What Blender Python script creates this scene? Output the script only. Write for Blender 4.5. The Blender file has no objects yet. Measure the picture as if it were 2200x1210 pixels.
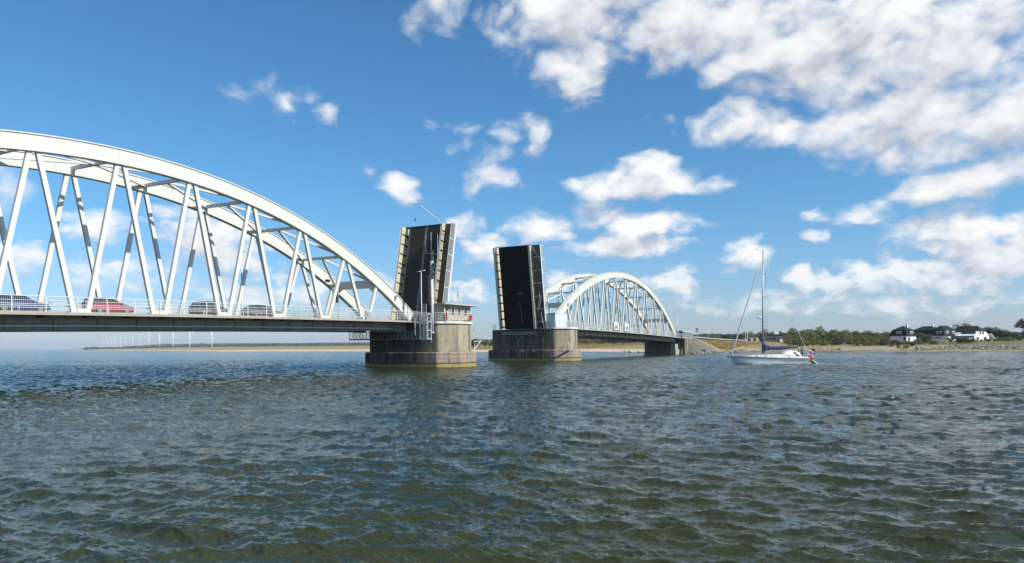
import bpy, bmesh, math, random
import numpy as np
from mathutils import Vector, Matrix
random.seed(7); rng = np.random.default_rng(11)
R_ = math.radians
scene = bpy.context.scene
COL = scene.collection

# ------------------------------------------------------------------ camera
# World frame: X runs along the bridge (0 = middle of the channel), Y across it
# (0 = near arch, + = away), Z up, water at 0. Units are metres.
F_PX, YH, CX = 1575.72, 743.55, 1100.0
ALPHA = 0.496178; ROLL = 0.0077228
CAM = Vector((-112.2597, -64.6000, 3.0024))
FW = Vector((math.cos(ALPHA), math.sin(ALPHA), 0)); RT = Vector((math.sin(ALPHA), -math.cos(ALPHA), 0)); UP = Vector((0, 0, 1))
cam_d = bpy.data.cameras.new('camera'); cam = bpy.data.objects.new('camera', cam_d); COL.objects.link(cam)
cam_d.sensor_width = 36; cam_d.lens = F_PX / 2200 * 36
cam_d.shift_y = (YH - 605) / 2200
cam_d.clip_start = 0.3; cam_d.clip_end = 60000
r2 = RT * math.cos(ROLL) - UP * math.sin(ROLL); u2 = UP * math.cos(ROLL) + RT * math.sin(ROLL)
m = Matrix((r2, u2, -FW)).transposed().to_4x4(); m.translation = CAM
cam.matrix_world = m
scene.camera = cam

def W(px, Z, z=0.0):
    """plan position of the point seen in column px of the photograph, Z metres deep, at height z"""
    p = CAM + FW * Z + RT * ((px - CX) / F_PX * Z); p.z = z
    return p

# ------------------------------------------------------------------ render / exposure
scene.view_settings.view_transform = 'Standard'; scene.view_settings.look = 'None'
scene.view_settings.exposure = 0.35; scene.view_settings.gamma = 1.0
scene.render.engine = 'CYCLES'
scene.cycles.volume_bounces = 0
scene.cycles.max_bounces = 6

# ------------------------------------------------------------------ sun and sky
SUN = Vector((0.014, -0.765, 0.645)).normalized()
sd = bpy.data.lights.new('sun', 'SUN'); sd.energy = 5.0; sd.angle = R_(0.53); sd.color = (1.0, 0.95, 0.87)
so = bpy.data.objects.new('sun', sd); COL.objects.link(so)
so.rotation_euler = SUN.to_track_quat('Z', 'Y').to_euler()
world = bpy.data.worlds.new('World'); scene.world = world; world.use_nodes = True
NT = world.node_tree; NT.nodes.clear()

class NB:
    """small node builder: math on sockets"""
    def __init__(s, nt): s.nt = nt
    def node(s, t, **k):
        n = s.nt.nodes.new(t)
        for a, b in k.items(): setattr(n, a, b)
        return n
    def put(s, sock, v):
        if isinstance(v, bpy.types.NodeSocket): s.nt.links.new(v, sock)
        else: sock.default_value = v
    def m(s, op, a, b=None, c=None, clamp=False):
        n = s.node('ShaderNodeMath', operation=op, use_clamp=clamp)
        for i, v in enumerate((a, b, c)):
            if v is not None: s.put(n.inputs[i], v)
        return n.outputs[0]
    def v(s, op, a, b=None, out=0):
        n = s.node('ShaderNodeVectorMath', operation=op)
        s.put(n.inputs[0], a)
        if b is not None: s.put(n.inputs[1], b)
        return n.outputs[out]
    def comb(s, x, y, z):
        n = s.node('ShaderNodeCombineXYZ')
        for i, q in enumerate((x, y, z)): s.put(n.inputs[i], q)
        return n.outputs[0]
    def sep(s, a):
        n = s.node('ShaderNodeSeparateXYZ'); s.put(n.inputs[0], a); return n.outputs
    def noise(s, vec, scale, detail=4, rough=0.55, lac=2.0, dist=0.0, out=0, dim='3D'):
        n = s.node('ShaderNodeTexNoise', noise_dimensions=dim)
        if vec is not None: s.put(n.inputs['Vector'], vec)
        s.put(n.inputs['Scale'], scale); s.put(n.inputs['Detail'], detail); s.put(n.inputs['Roughness'], rough)
        s.put(n.inputs['Lacunarity'], lac); s.put(n.inputs['Distortion'], dist)
        return n.outputs[out]
    def mapr(s, v, a, b, c=0.0, d=1.0, smooth=False):
        n = s.node('ShaderNodeMapRange', interpolation_type='SMOOTHSTEP' if smooth else 'LINEAR')
        for i, q in zip((0, 1, 2, 3, 4), (v, a, b, c, d)): s.put(n.inputs[i], q)
        return n.outputs[0]
    def mix(s, f, a, b, mode='MIX'):
        n = s.node('ShaderNodeMix', data_type='RGBA', blend_type=mode)
        s.put(n.inputs[0], f)
        for sock, q in ((n.inputs[6], a), (n.inputs[7], b)):
            if isinstance(q, (tuple, list)): q = tuple(q) + ((1.0,) if len(q) == 3 else ())
            s.put(sock, q)
        return n.outputs[2]
    def ramp(s, f, stops):
        n = s.node('ShaderNodeValToRGB'); e = n.color_ramp.elements
        while len(e) > 1: e.remove(e[-1])
        e[0].position = stops[0][0]; e[0].color = tuple(stops[0][1]) + (1,)
        for p, c in stops[1:]:
            q = e.new(p); q.color = tuple(c) + (1,)
        s.put(n.inputs[0], f); return n.outputs[0]

# cloud masses: azimuth, elevation, half width, half height in degrees, strength (compass directions, not screen)
CLOUDS = [(5.6, 24.8, 8.0, 3.0, 1), (5.0, 20.6, 2.4, 3.2, .9), (15.5, 23.6, 7.5, 3.1, 1), (22.6, 21.2, 7.2, 3.9, 1.05), (30.0, 19.0, 6.5, 5.0, 1),
    (29.5, 15.0, 5.6, 3.0, 1.05), (24.2, 14.3, 2.8, 1.7, .7), (33.5, 14.6, 5.0, 2.6, 1), (-3.5, 25.0, 3.0, 1.5, .30),
    (17.8, 16.2, 3.6, 1.4, .75), (20.4, 14.8, 1.7, .9, .8), (12.1, 16.3, .9, 1.2, .34), (-1.6, 15.8, 3.2, 1.8, .40), (1.6, 15.4, 1.3, 1.9, .55),
    (9.8, 12.2, 5.6, 1.0, 1.0), (10.6, 13.3, 2.3, 1.1, 1.0), (14.8, 12.0, 2.0, .75, .8), (-1.0, 12.4, 2.6, 1.3, .34), (2.4, 9.3, 2.8, 1.1, .9),
    (6.7, 10.3, 2.1, 1.2, .95), (10.4, 9.0, 3.7, 1.0, 1), (8.4, 7.6, 4.6, .8, 1), (-1.8, 7.6, 2.1, 1.2, .85), (-3.4, 9.3, 1.6, .9, .7),
    (-8.4, 12.1, 1.4, 1.0, .85), (-10.8, 13.2, .8, .6, .32), (-17.6, 18.3, 2.1, .9, .30), (-14.2, 17.0, 2.0, .7, .32), (-20.1, 18.7, .8, .9, .26),
    (-29.3, 8.4, 2.2, 1.1, .9), (-34.5, 10.0, 1.6, 1.1, .8), (-22.3, 7.4, 3.6, 1.8, 1), (-34.0, 6.0, 1.8, 1.2, .9), (-18.6, 4.2, 5.0, 1.4, .8), (-25.0, 9.6, 2.0, .6, .55), (-27.5, 5.2, 5.5, 1.0, .62),
    (31.5, 10.3, 4.4, 1.0, .95), (34.5, 10.9, 3.4, 1.2, .9), (25.8, 9.2, 2.0, 1.0, .72), (23.6, 9.4, 1.6, .7, .55), (32.2, 7.6, 4.2, 1.6, .95), (33.0, 5.8, 5.0, 1.8, .95),
    (29.4, 4.6, 5.4, 1.4, .85), (22.6, 7.4, 1.0, .5, .7), (18.0, 6.6, 1.7, 1.2, .85), (21.8, 4.6, 2.0, .7, .8), (25.0, 4.1, 3.0, .8, .8),
    (11.8, 4.7, 2.4, 1.1, .8), (13.6, 3.4, 2.2, .6, .6), (19.5, 2.9, 5.0, .8, .6), (27.5, 2.8, 7.0, .9, .7), (3.8, 5.4, 1.4, .8, .7), (-3.5, 4.2, 2.2, .9, .6), (-10.0, 4.6, 3.0, .7, .45)]
def cloud_group():
    g = bpy.data.node_groups.new('cloud_density', 'ShaderNodeTree')
    g.interface.new_socket('Dir', in_out='INPUT', socket_type='NodeSocketVector')
    g.interface.new_socket('Density', in_out='OUTPUT', socket_type='NodeSocketFloat')
    g.interface.new_socket('Soft', in_out='OUTPUT', socket_type='NodeSocketFloat')
    b = NB(g); gi = b.node('NodeGroupInput'); go = b.node('NodeGroupOutput')
    d = gi.outputs[0]
    n1 = b.noise(b.v('MULTIPLY', d, (1, 1, 1.7)), 9.0, 3, .55, out=1)
    warp = b.v('MULTIPLY', b.v('SUBTRACT', n1, (.5, .5, .5)), (.06, .06, .045))
    dw = b.v('ADD', d, warp)
    fx = b.v('DOT_PRODUCT', dw, tuple(FW), out=1); rx = b.v('DOT_PRODUCT', dw, tuple(RT), out=1)
    az = b.m('MULTIPLY', b.m('ARCTAN2', rx, fx), 180 / math.pi)
    el = b.m('MULTIPLY', b.m('ARCSINE', b.sep(dw)[2]), 180 / math.pi)
    p = b.comb(az, el, 0.0)
    acc = None
    for a, e, wa, we, k in CLOUDS:
        q = b.v('MULTIPLY', b.v('SUBTRACT', p, (a, e, 0)), (1 / (wa * 1.3), 1 / (we * 1.35), 0))
        t = b.m('MULTIPLY_ADD', b.v('DOT_PRODUCT', q, q, out=1), -k, k, clamp=False)
        acc = t if acc is None else b.m('SMOOTH_MAX', acc, t, .12)
    acc = b.m('MAXIMUM', acc, -.6)
    # away from the masses of the view: scattered clouds all round
    gen = b.m('SUBTRACT', b.noise(b.v('MULTIPLY', d, (1, 1, 1.8)), 3.2, 2, .5), .50)
    side = b.mapr(b.m('ABSOLUTE', az), 38, 50); high = b.mapr(el, 29, 36)
    gen = b.m('ADD', gen, b.m('MULTIPLY', high, .05)); gen = b.m('MULTIPLY', gen, b.m('MAXIMUM', side, high)); gen = b.m('SUBTRACT', b.m('MULTIPLY', gen, 6.0), .12)
    acc = b.m('ADD', b.m('MULTIPLY', acc, b.m('SUBTRACT', 1.0, b.m('MAXIMUM', side, high))), gen)
    # detail finer towards the horizon, where clouds are farther away
    near = b.noise(b.v('MULTIPLY', dw, (1, 1, 1.4)), 13.0, 9, .53)
    fine = b.noise(b.v('MULTIPLY', dw, (1, 1, 1.8)), 34.0, 8, .54)
    f = b.mapr(el, 4, 15)
    n = b.m('ADD', b.m('MULTIPLY', near, f), b.m('MULTIPLY', fine, b.m('SUBTRACT', 1.0, f)))
    vo = b.node('ShaderNodeTexVoronoi', feature='F1'); b.put(vo.inputs['Vector'], b.v('MULTIPLY', dw, (1, 1, 1.3))); vo.inputs['Scale'].default_value = 26; vo.inputs['Detail'].default_value = 1; vo.inputs['Roughness'].default_value = .55;
    n = b.m('ADD', n, b.m('MULTIPLY', b.m('SUBTRACT', .50, vo.outputs[0]), .22))
    den = b.m('ADD', b.m('MULTIPLY', acc, .95), b.m('MULTIPLY', b.m('SUBTRACT', n, .485), 2.3))
    g.links.new(den, go.inputs[0]); g.links.new(acc, go.inputs[1])
    return g
cg = cloud_group()
b = NB(NT)
sky = b.node('ShaderNodeTexSky', sky_type='NISHITA', sun_disc=False)
sky.sun_elevation = math.asin(SUN.z); sky.sun_rotation = math.atan2(SUN.x, SUN.y)
sky.air_density = 1.0; sky.dust_density = 0.6; sky.ozone_density = 2.2; sky.altitude = 0
tc = b.node('ShaderNodeTexCoord'); D = tc.outputs['Generated']
def dens(off):
    gn = b.node('ShaderNodeGroup'); gn.node_tree = cg
    b.put(gn.inputs[0], D if off is None else b.v('ADD', D, off)); return gn.outputs
d0 = dens(None)
lit = (RT * 0.010 + UP * 0.026)
d1 = dens(tuple(lit))
alpha = b.mapr(d0[0], -.18, .68, smooth=True)
up = b.m('SUBTRACT', d0[0], d1[0])
shade = b.m('ADD', b.m('MULTIPLY', up, .40), b.m('MULTIPLY', d1[0], -.28))
shade = b.m('ADD', shade, .76, clamp=True)
ccol = b.ramp(shade, [(0.0, (.34, .37, .43)), (.35, (.45, .47, .53)), (.65, (.64, .655, .685)), (1.0, (.80, .80, .79))])
zel = b.sep(D)[2]
skyc = b.mix(1.0, sky.outputs[0], (.093, .093, .096), 'MULTIPLY')
tint = b.ramp(b.mapr(zel, 0, .5), [(0.0, (.76, .86, 1.16)), (.12, (.68, .90, 1.18)), (.35, (.54, .96, 1.17)), (1.0, (.44, .93, 1.16))])
skyc = b.mix(1.0, skyc, tint, 'MULTIPLY')
haze_a = b.mapr(zel, 0.0, .12, .58, 1.0)          # low clouds sink into the air
fin = b.mix(b.m('MULTIPLY', b.m('MULTIPLY', alpha, haze_a), .97), skyc, ccol)
bg = b.node('ShaderNodeBackground'); b.put(bg.inputs[0], fin); bg.inputs[1].default_value = 1.0
wo = b.node('ShaderNodeOutputWorld'); NT.links.new(bg.outputs[0], wo.inputs[0])
world.cycles.sampling_method = 'MANUAL'; world.cycles.sample_map_resolution = 512

# ------------------------------------------------------------------ materials
MATS = {}
def newmat(name):
    m = bpy.data.materials.new(name); m.use_nodes = True; m.node_tree.nodes.clear()
    b = NB(m.node_tree); p = b.node('ShaderNodeBsdfPrincipled'); o = b.node('ShaderNodeOutputMaterial')
    m.node_tree.links.new(p.outputs[0], o.inputs[0]); MATS[name] = m
    return m, b, p
def bump(b, p, h, strength, dist):
    n = b.node('ShaderNodeBump'); n.inputs['Strength'].default_value = strength; n.inputs['Distance'].default_value = dist
    b.put(n.inputs['Height'], h); b.put(p.inputs['Normal'], n.outputs[0])
def simple(name, col, rough=.6, metal=0.0, var=.25, scale=2.0, streak=0.0, dark=None, bmp=0.0, spec=.5, stretch=(1, 1, 1)):
    """paint or stone: base colour broken up by two noises, optional vertical weather streaks"""
    m, b, p = newmat(name)
    pos = b.node('ShaderNodeNewGeometry').outputs['Position']
    pv = b.v('MULTIPLY', pos, stretch)
    n = b.noise(pv, scale, 5, .6)
    col = tuple(c * .80 for c in col); dk = tuple(c * .80 for c in dark) if dark else tuple(c * .55 for c in col)
    c = b.mix(b.m('MULTIPLY', b.mapr(n, .35, .75), var, clamp=True), col, dk)
    n2 = b.noise(pv, scale * 9, 3, .6)
    c = b.mix(b.m('MULTIPLY', b.mapr(n2, .45, .8), var * .7, clamp=True), c, dk)
    if streak:
        s = b.noise(b.v('MULTIPLY', pos, (1.6, 1.6, .10)), 1.7, 4, .65)
        c = b.mix(b.m('MULTIPLY', b.mapr(s, .50, .72), streak, clamp=True), c, dk)
    b.put(p.inputs['Base Color'], c); p.inputs['Roughness'].default_value = rough; p.inputs['Metallic'].default_value = metal
    p.inputs['Specular IOR Level'].default_value = spec
    if bmp: bump(b, p, n2, bmp, .02)
    return m
simple('white_steel', (.70, .71, .66), .45, var=.10, scale=.5, streak=.12, dark=(.42, .40, .30))
simple('white_rail', (.74, .76, .76), .45, var=.10, scale=2)
simple('arch_steel', (.70, .71, .655), .45, var=.18, scale=.35, streak=.26, dark=(.46, .45, .36))
simple('slab_concrete', (.42, .40, .33), .85, var=.35, scale=.8, streak=.3, dark=(.22, .20, .16))
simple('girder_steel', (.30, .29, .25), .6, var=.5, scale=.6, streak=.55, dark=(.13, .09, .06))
simple('dark_steel', (.05, .05, .048), .7, spec=.2, var=.5, scale=1.2, dark=(.03, .03, .03))
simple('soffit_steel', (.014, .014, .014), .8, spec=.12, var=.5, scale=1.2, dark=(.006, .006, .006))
simple('cream_steel', (.66, .62, .42), .5, var=.4, scale=1.1, streak=0, dark=(.36, .30, .15))
simple('brown_plank', (.085, .060, .040), .8, var=.6, scale=3, dark=(.03, .022, .016))
simple('asphalt', (.060, .055, .050), .95, spec=.15, var=.5, scale=.6, dark=(.028, .029, .032), stretch=(.5, .5, .5))
simple('line_paint', (.42, .42, .41), .7, var=.4, scale=3)
simple('kerb_grey', (.26, .26, .25), .8, var=.5, scale=8)
simple('galvanised', (.50, .52, .53), .5, metal=.3, var=.2)
simple('grey_steel', (.33, .35, .36), .55, var=.3)
simple('cabinet_paint', (.66, .70, .73), .45, var=.12, scale=.8, streak=.15)
simple('tan_wall', (.46, .40, .26), .8, var=.3, scale=1.2)
simple('curtain_cream', (.32, .29, .20), .7, var=.25, scale=2)
simple('roof_felt', (.50, .50, .48), .8, var=.3)
simple('red_paint', (.46, .03, .045), .45, var=.15)
simple('rust', (.20, .07, .035), .8, var=.6)
simple('black_paint', (.012, .012, .013), .4, var=.2)
simple('rubber', (.018, .018, .018), .85, var=.3)
simple('timber_fender', (.055, .042, .032), .9, var=.5, scale=3)
simple('white_wall', (.84, .86, .87), .8, var=.12, scale=.4, dark=(.5, .5, .48))
simple('slate_roof', (.024, .026, .033), .85, spec=.15, var=.5, scale=.8, dark=(.022, .023, .028))
simple('brick_red', (.26, .10, .07), .8)
simple('bunker_grey', (.075, .085, .10), .8, var=.4)
simple('cream_box', (.55, .50, .38), .8, var=.2)
simple('gelcoat', (.60, .66, .70), .25, var=.05, scale=.5, dark=(.45, .5, .53))
simple('gelcoat_white', (.80, .81, .80), .3, var=.05)
simple('hull_stripe', (.30, .32, .33), .3, var=.1)
simple('antifoul', (.03, .035, .05), .7)
simple('alu', (.42, .44, .46), .4, metal=.5, var=.1)
simple('furled_sail', (.62, .64, .66), .7, var=.15, scale=4)
simple('blue_canvas', (.022, .045, .150), .75, var=.4, scale=1.6, dark=(.010, .02, .07), bmp=.4)
simple('clear_hood', (.95, .95, .93), .4, var=.3, scale=5)
simple('orange_buoy', (.75, .12, .05), .5, var=.1)
simple('skin', (.50, .30, .21), .6, var=.1)
simple('jacket_blue', (.03, .12, .32), .8, var=.2); simple('trousers_navy', (.015, .02, .04), .85)
simple('jumper_white', (.55, .54, .50), .8, var=.15); simple('hair_dark', (.03, .022, .015), .8)
simple('flag_red', (.50, .03, .04), .7); simple('flag_white', (.72, .72, .72), .7); simple('flag_blue', (.03, .07, .30), .7)
simple('bark', (.07, .052, .035), .95, var=.4, scale=3)
simple('feather_white', (.62, .62, .60), .8); simple('feather_grey', (.20, .21, .23), .8)
simple('sign_blue', (.02, .10, .35), .5)
simple('turbine_white', (.78, .80, .82), .5, var=.05)
simple('bus_blue', (.36, .58, .68), .4, var=.1)
for nm, c in (('paint_red', (.27, .008, .03)), ('paint_blue', (.022, .045, .13)), ('paint_black', (.012, .012, .014)), ('paint_grey', (.045, .047, .052)), ('paint_white', (.78, .79, .79))):
    m, b, p = newmat(nm); b.put(p.inputs['Base Color'], c + (1,)); p.inputs['Roughness'].default_value = .32
    p.inputs['Coat Weight'].default_value = .3; p.inputs['Coat Roughness'].default_value = .06
m, b, p = newmat('glass_dark'); b.put(p.inputs['Base Color'], (.02, .025, .028, 1)); p.inputs['Roughness'].default_value = .06
m, b, p = newmat('chrome'); b.put(p.inputs['Base Color'], (.6, .6, .6, 1)); p.inputs['Roughness'].default_value = .25; p.inputs['Metallic'].default_value = .9
m, b, p = newmat('lamp_glass'); b.put(p.inputs['Base Color'], (.75, .77, .78, 1)); p.inputs['Roughness'].default_value = .2
m, b, p = newmat('tail_red'); b.put(p.inputs['Base Color'], (.5, .02, .02, 1)); p.inputs['Roughness'].default_value = .2

# pier shaft: tan concrete with board marks and runs of dirt, plus painted shade below the deck
m, b, p = newmat('pier_concrete'); pos = b.node('ShaderNodeNewGeometry').outputs['Position']
n = b.noise(pos, .5, 6, .6); st = b.noise(b.v('MULTIPLY', pos, (1.5, 1.5, .12)), 1.3, 5, .65); fi = b.noise(pos, 9, 4, .65)
c = b.mix(b.mapr(n, .3, .7), (.375, .315, .215), (.27, .245, .185))
c = b.mix(b.m('MULTIPLY', b.mapr(st, .48, .66), .72), c, (.085, .080, .068))
c = b.mix(b.m('MULTIPLY', b.mapr(fi, .5, .8), .5), c, (.22, .20, .16))
pz = b.sep(pos)[2]
deck_shade = b.mapr(b.m('ADD', b.sep(pos)[1], b.m('MULTIPLY', b.m('SUBTRACT', b.noise(b.v('MULTIPLY', pos, (1.2, 1.2, .12)), .9, 5, .7), .5), 5.0)), -4.4, -1.6)
grime_shade = b.noise(b.v('MULTIPLY', pos, (2.2, 2.2, .16)), 1.1, 5, .7)
c = b.mix(b.m('MULTIPLY', deck_shade, b.mapr(grime_shade, .34, .56, .45, .95)), c, (.035, .034, .031))  # shade beneath the deck put into the colour, broken up by dirt streaks
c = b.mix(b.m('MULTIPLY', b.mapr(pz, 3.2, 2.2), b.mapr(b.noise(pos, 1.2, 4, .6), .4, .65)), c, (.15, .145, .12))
pj_ = b.m('LESS_THAN', b.m('ABSOLUTE', b.m('SUBTRACT', b.m('FRACT', b.m('DIVIDE', pz, 1.45)), .5)), .012)
c = b.mix(b.m('MULTIPLY', pj_, .5), c, (.16, .15, .12))
b.put(p.inputs['Base Color'], c); p.inputs['Roughness'].default_value = .9; bump(b, p, fi, .5, .03)
# plinth: pinkish stone blocks, black weed band, yellow algae at the waterline
m, b, p = newmat('plinth_stone'); pos = b.node('ShaderNodeNewGeometry').outputs['Position']
sx, sy, sz = b.sep(pos)
wv = b.comb(b.m('ADD', b.m('MULTIPLY', sx, .9), b.m('MULTIPLY', sy, .9)), sz, 0.0)
br = b.node('ShaderNodeTexBrick'); b.put(br.inputs['Vector'], wv); br.inputs['Scale'].default_value = 1.0
br.inputs['Brick Width'].default_value = 1.3; br.inputs['Row Height'].default_value = .62; br.inputs['Mortar Size'].default_value = .025
br.inputs['Color1'].default_value = (.32, .245, .20, 1); br.inputs['Color2'].default_value = (.26, .215, .175, 1); br.inputs['Mortar'].default_value = (.15, .13, .11, 1)
fi = b.noise(pos, 6, 5, .65); n = b.noise(pos, .8, 5, .6); st = b.noise(b.v('MULTIPLY', pos, (1.2, 1.2, .15)), 1.2, 5, .65)
c = b.mix(b.m('MULTIPLY', b.mapr(fi, .45, .8), .6), br.outputs[0], (.17, .15, .12))
c = b.mix(b.m('MULTIPLY', b.mapr(st, .48, .68), .55), c, (.07, .062, .052))
deck_shade = b.mapr(b.m('ADD', sy, b.m('MULTIPLY', b.m('SUBTRACT', b.noise(b.v('MULTIPLY', pos, (1.2, 1.2, .12)), .9, 5, .7), .5), 5.0)), -4.4, -1.6)
c = b.mix(b.m('MULTIPLY', deck_shade, b.mapr(st, .36, .58, .5, .95)), c, (.026, .025, .022))  # under-deck shade painted over the blocks along with dark stain runs
lvl = b.m('ADD', sz, b.m('MULTIPLY', b.m('SUBTRACT', b.noise(pos, 1.6, 5, .7), .5), .55))
c = b.mix(b.mapr(lvl, .80, .62), c, (.045, .042, .028))
lvl2 = b.m('ADD', sz, b.m('MULTIPLY', b.m('SUBTRACT', b.noise(pos, 2.2, 5, .75), .5), .42))
c = b.mix(b.m('MULTIPLY', b.mapr(lvl2, .58, .44), b.mapr(b.noise(b.v('MULTIPLY', pos, (1, 1, .3)), 1.8, 5, .7), .30, .55, .45, 1.0)), c, (.29, .25, .085))
c = b.mix(b.mapr(lvl2, .12, .02), c, (.12, .11, .04))
b.put(p.inputs['Base Color'], c); p.inputs['Roughness'].default_value = .85; bump(b, p, b.m('ADD', fi, br.outputs[1]), .5, .03)
# stone pitching, riprap
def stone(name, c1, c2, sc):
    m, b, p = newmat(name); pos = b.node('ShaderNodeNewGeometry').outputs['Position']
    oi = b.node('ShaderNodeObjectInfo').outputs['Random']
    v = b.node('ShaderNodeTexVoronoi'); b.put(v.inputs['Vector'], pos); v.inputs['Scale'].default_value = sc
    c = b.mix(b.noise(pos, sc * 2, 5, .65), c1, c2)
    c = b.mix(b.mapr(v.outputs[0], .05, .5, .0, .5), c, tuple(x * 1.5 for x in c1))
    c = b.mix(b.m('MULTIPLY', oi, .6), c, c2)
    b.put(p.inputs['Base Color'], c); p.inputs['Roughness'].default_value = .9; bump(b, p, v.outputs[0], .8, .1)
stone('riprap', (.25, .235, .21), (.055, .05, .045), 2.2); stone('pitching', (.155, .148, .135), (.08, .075, .065), 1.3)
# foliage: per-object tone and per-clump tone
def foliage(name, c1, c2, c3, trans=.25):
    m, b, p = newmat(name)
    oi = b.node('ShaderNodeObjectInfo').outputs['Random']; pos = b.node('ShaderNodeNewGeometry').outputs['Position']
    rnd = b.node('ShaderNodeNewGeometry').outputs['Random Per Island']
    c = b.mix(oi, c1, c2); c = b.mix(b.mapr(b.noise(pos, .35, 3, .6), .4, .65), c, c3)
    c = b.mix(b.m('MULTIPLY', rnd, .6), c, tuple(x * 1.9 for x in c1))
    b.put(p.inputs['Base Color'], c); p.inputs['Roughness'].default_value = .75; p.inputs['Specular IOR Level'].default_value = .2
    tr = b.node('ShaderNodeBsdfTranslucent'); b.put(tr.inputs[0], c)
    mx = b.node('ShaderNodeMixShader'); mx.inputs[0].default_value = trans
    o = [x for x in m.node_tree.nodes if x.type == 'OUTPUT_MATERIAL'][0]
    m.node_tree.links.new(p.outputs[0], mx.inputs[1]); m.node_tree.links.new(tr.outputs[0], mx.inputs[2]); m.node_tree.links.new(mx.outputs[0], o.inputs[0])
foliage('leaf_olive', (0.110, 0.119, 0.038), (0.063, 0.081, 0.029), (0.133, 0.113, 0.043))
foliage('leaf_dark', (0.045, 0.057, 0.026), (0.028, 0.039, 0.021), (0.063, 0.065, 0.029))
foliage('leaf_bright', (0.124, 0.142, 0.035), (0.087, 0.108, 0.030), (0.139, 0.128, 0.041))
foliage('leaf_brown', (0.137, 0.098, 0.046), (0.093, 0.081, 0.040), (0.112, 0.103, 0.040))
foliage('needle_black', (.014, .020, .014), (.012, .017, .012), (.02, .026, .016), .1)
foliage('dry_blades', (.33, .24, .10), (.25, .19, .085), (.20, .17, .07), .3)
foliage('far_wood', (.045, .060, .040), (.045, .060, .040), (.060, .068, .040), .1)  # base colour lightened to carry part of the distance haze
# ground
m, b, p = newmat('ground'); pos = b.node('ShaderNodeNewGeometry').outputs['Position']
at = b.node('ShaderNodeAttribute', attribute_name='cover').outputs['Color']
n = b.noise(b.v('MULTIPLY', pos, (1, 1, 4)), .22, 6, .62); nf = b.noise(pos, 2.2, 5, .65); nl = b.noise(pos, .04, 4, .55)
cr, cgk, cb = b.sep(at)
def thr(w): return b.mapr(b.m('ADD', w, b.m('MULTIPLY', b.m('SUBTRACT', n, .5), .9)), .40, .60)
mud = b.node('ShaderNodeAttribute', attribute_name='cover').outputs['Alpha']
sand = b.mix(b.mapr(n, .35, .7), (.47, .41, .32), (.36, .30, .22)); sand = b.mix(mud, b.mix(b.mapr(n, .4, .6), (.20, .165, .125), (.11, .09, .07)), sand); sand = b.mix(b.mapr(nf, .5, .75, 0, .5), sand, (.20, .165, .12))
dry = b.mix(b.mapr(n, .35, .65), (.30, .235, .115), (.19, .165, .075)); dry = b.mix(b.mapr(nf, .45, .7, 0, .7), dry, (.12, .11, .05))
dry = b.mix(b.m('MULTIPLY', mud, b.mapr(nl, .45, .62, 0, .7)), dry, (.27, .15, .075))
grn = b.mix(b.mapr(n, .35, .65), (.115, .125, .040), (.075, .090, .030)); grn = b.mix(b.mapr(nf, .4, .7, 0, .5), grn, (.17, .155, .06))
wood = b.mix(n, (.040, .052, .032), (.058, .066, .034))
c = b.mix(thr(cr), dry, sand); c = b.mix(thr(cgk), c, grn); c = b.mix(thr(cb), c, wood)
b.put(p.inputs['Base Color'], c); p.inputs['Roughness'].default_value = .95; bump(b, p, nf, .6, .15)
# water: turbid olive body under a sharp surface; foam where crests break
m, b, p = newmat('sea_water'); pos = b.node('ShaderNodeNewGeometry').outputs['Position']
at = b.node('ShaderNodeAttribute', attribute_name='wave').outputs['Color']; fo, fa, hi = b.sep(at)
px_, py_, pz_ = b.sep(pos)
rot = b.comb(b.m('ADD', b.m('MULTIPLY', px_, .92), b.m('MULTIPLY', py_, .39)), b.m('MULTIPLY', b.m('SUBTRACT', b.m('MULTIPLY', py_, .92), b.m('MULTIPLY', px_, .39)), .38), 0.0)
n1 = b.noise(rot, 1.1, 4, .62); n2 = b.noise(rot, 4.5, 4, .6); n5 = b.noise(rot, 15.0, 3, .6); n3 = b.noise(pos, .03, 4, .6); n4 = b.noise(b.v('MULTIPLY', rot, (.35, 1, 1)), .35, 4, .6)
hgt = b.m('ADD', b.m('MULTIPLY', b.m('MULTIPLY', n1, fa), .60), b.m('ADD', b.m('ADD', b.m('MULTIPLY', n5, .012), b.m('MULTIPLY', n2, b.m('MULTIPLY_ADD', fa, .12, .036))), b.m('MULTIPLY', b.m('MULTIPLY', n4, fa), 1.6)))
bump(b, p, hgt, 1.0, .34)
fn = b.noise(pos, 7, 5, .75)
fmask = b.mapr(b.m('ADD', fo, b.m('MULTIPLY', b.m('SUBTRACT', fn, .5), 1.6)), .42, .80)
fmask = b.m('MULTIPLY', fmask, b.mapr(fo, .05, .2))
body = b.mix(b.mapr(n3, .38, .62), (.024, .031, .013), (.017, .024, .012))
body = b.mix(b.mapr(hi, .5, 1.0, 0, .7), body, (.022, .027, .007))
c = b.mix(fmask, body, (.74, .76, .76))
b.put(p.inputs['Base Color'], c); b.put(p.inputs['Roughness'], b.m('ADD', b.m('MULTIPLY', fmask, .5), b.m('MULTIPLY_ADD', fa, .12, .02)))
p.inputs['IOR'].default_value = 1.345
M = MATS

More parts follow.
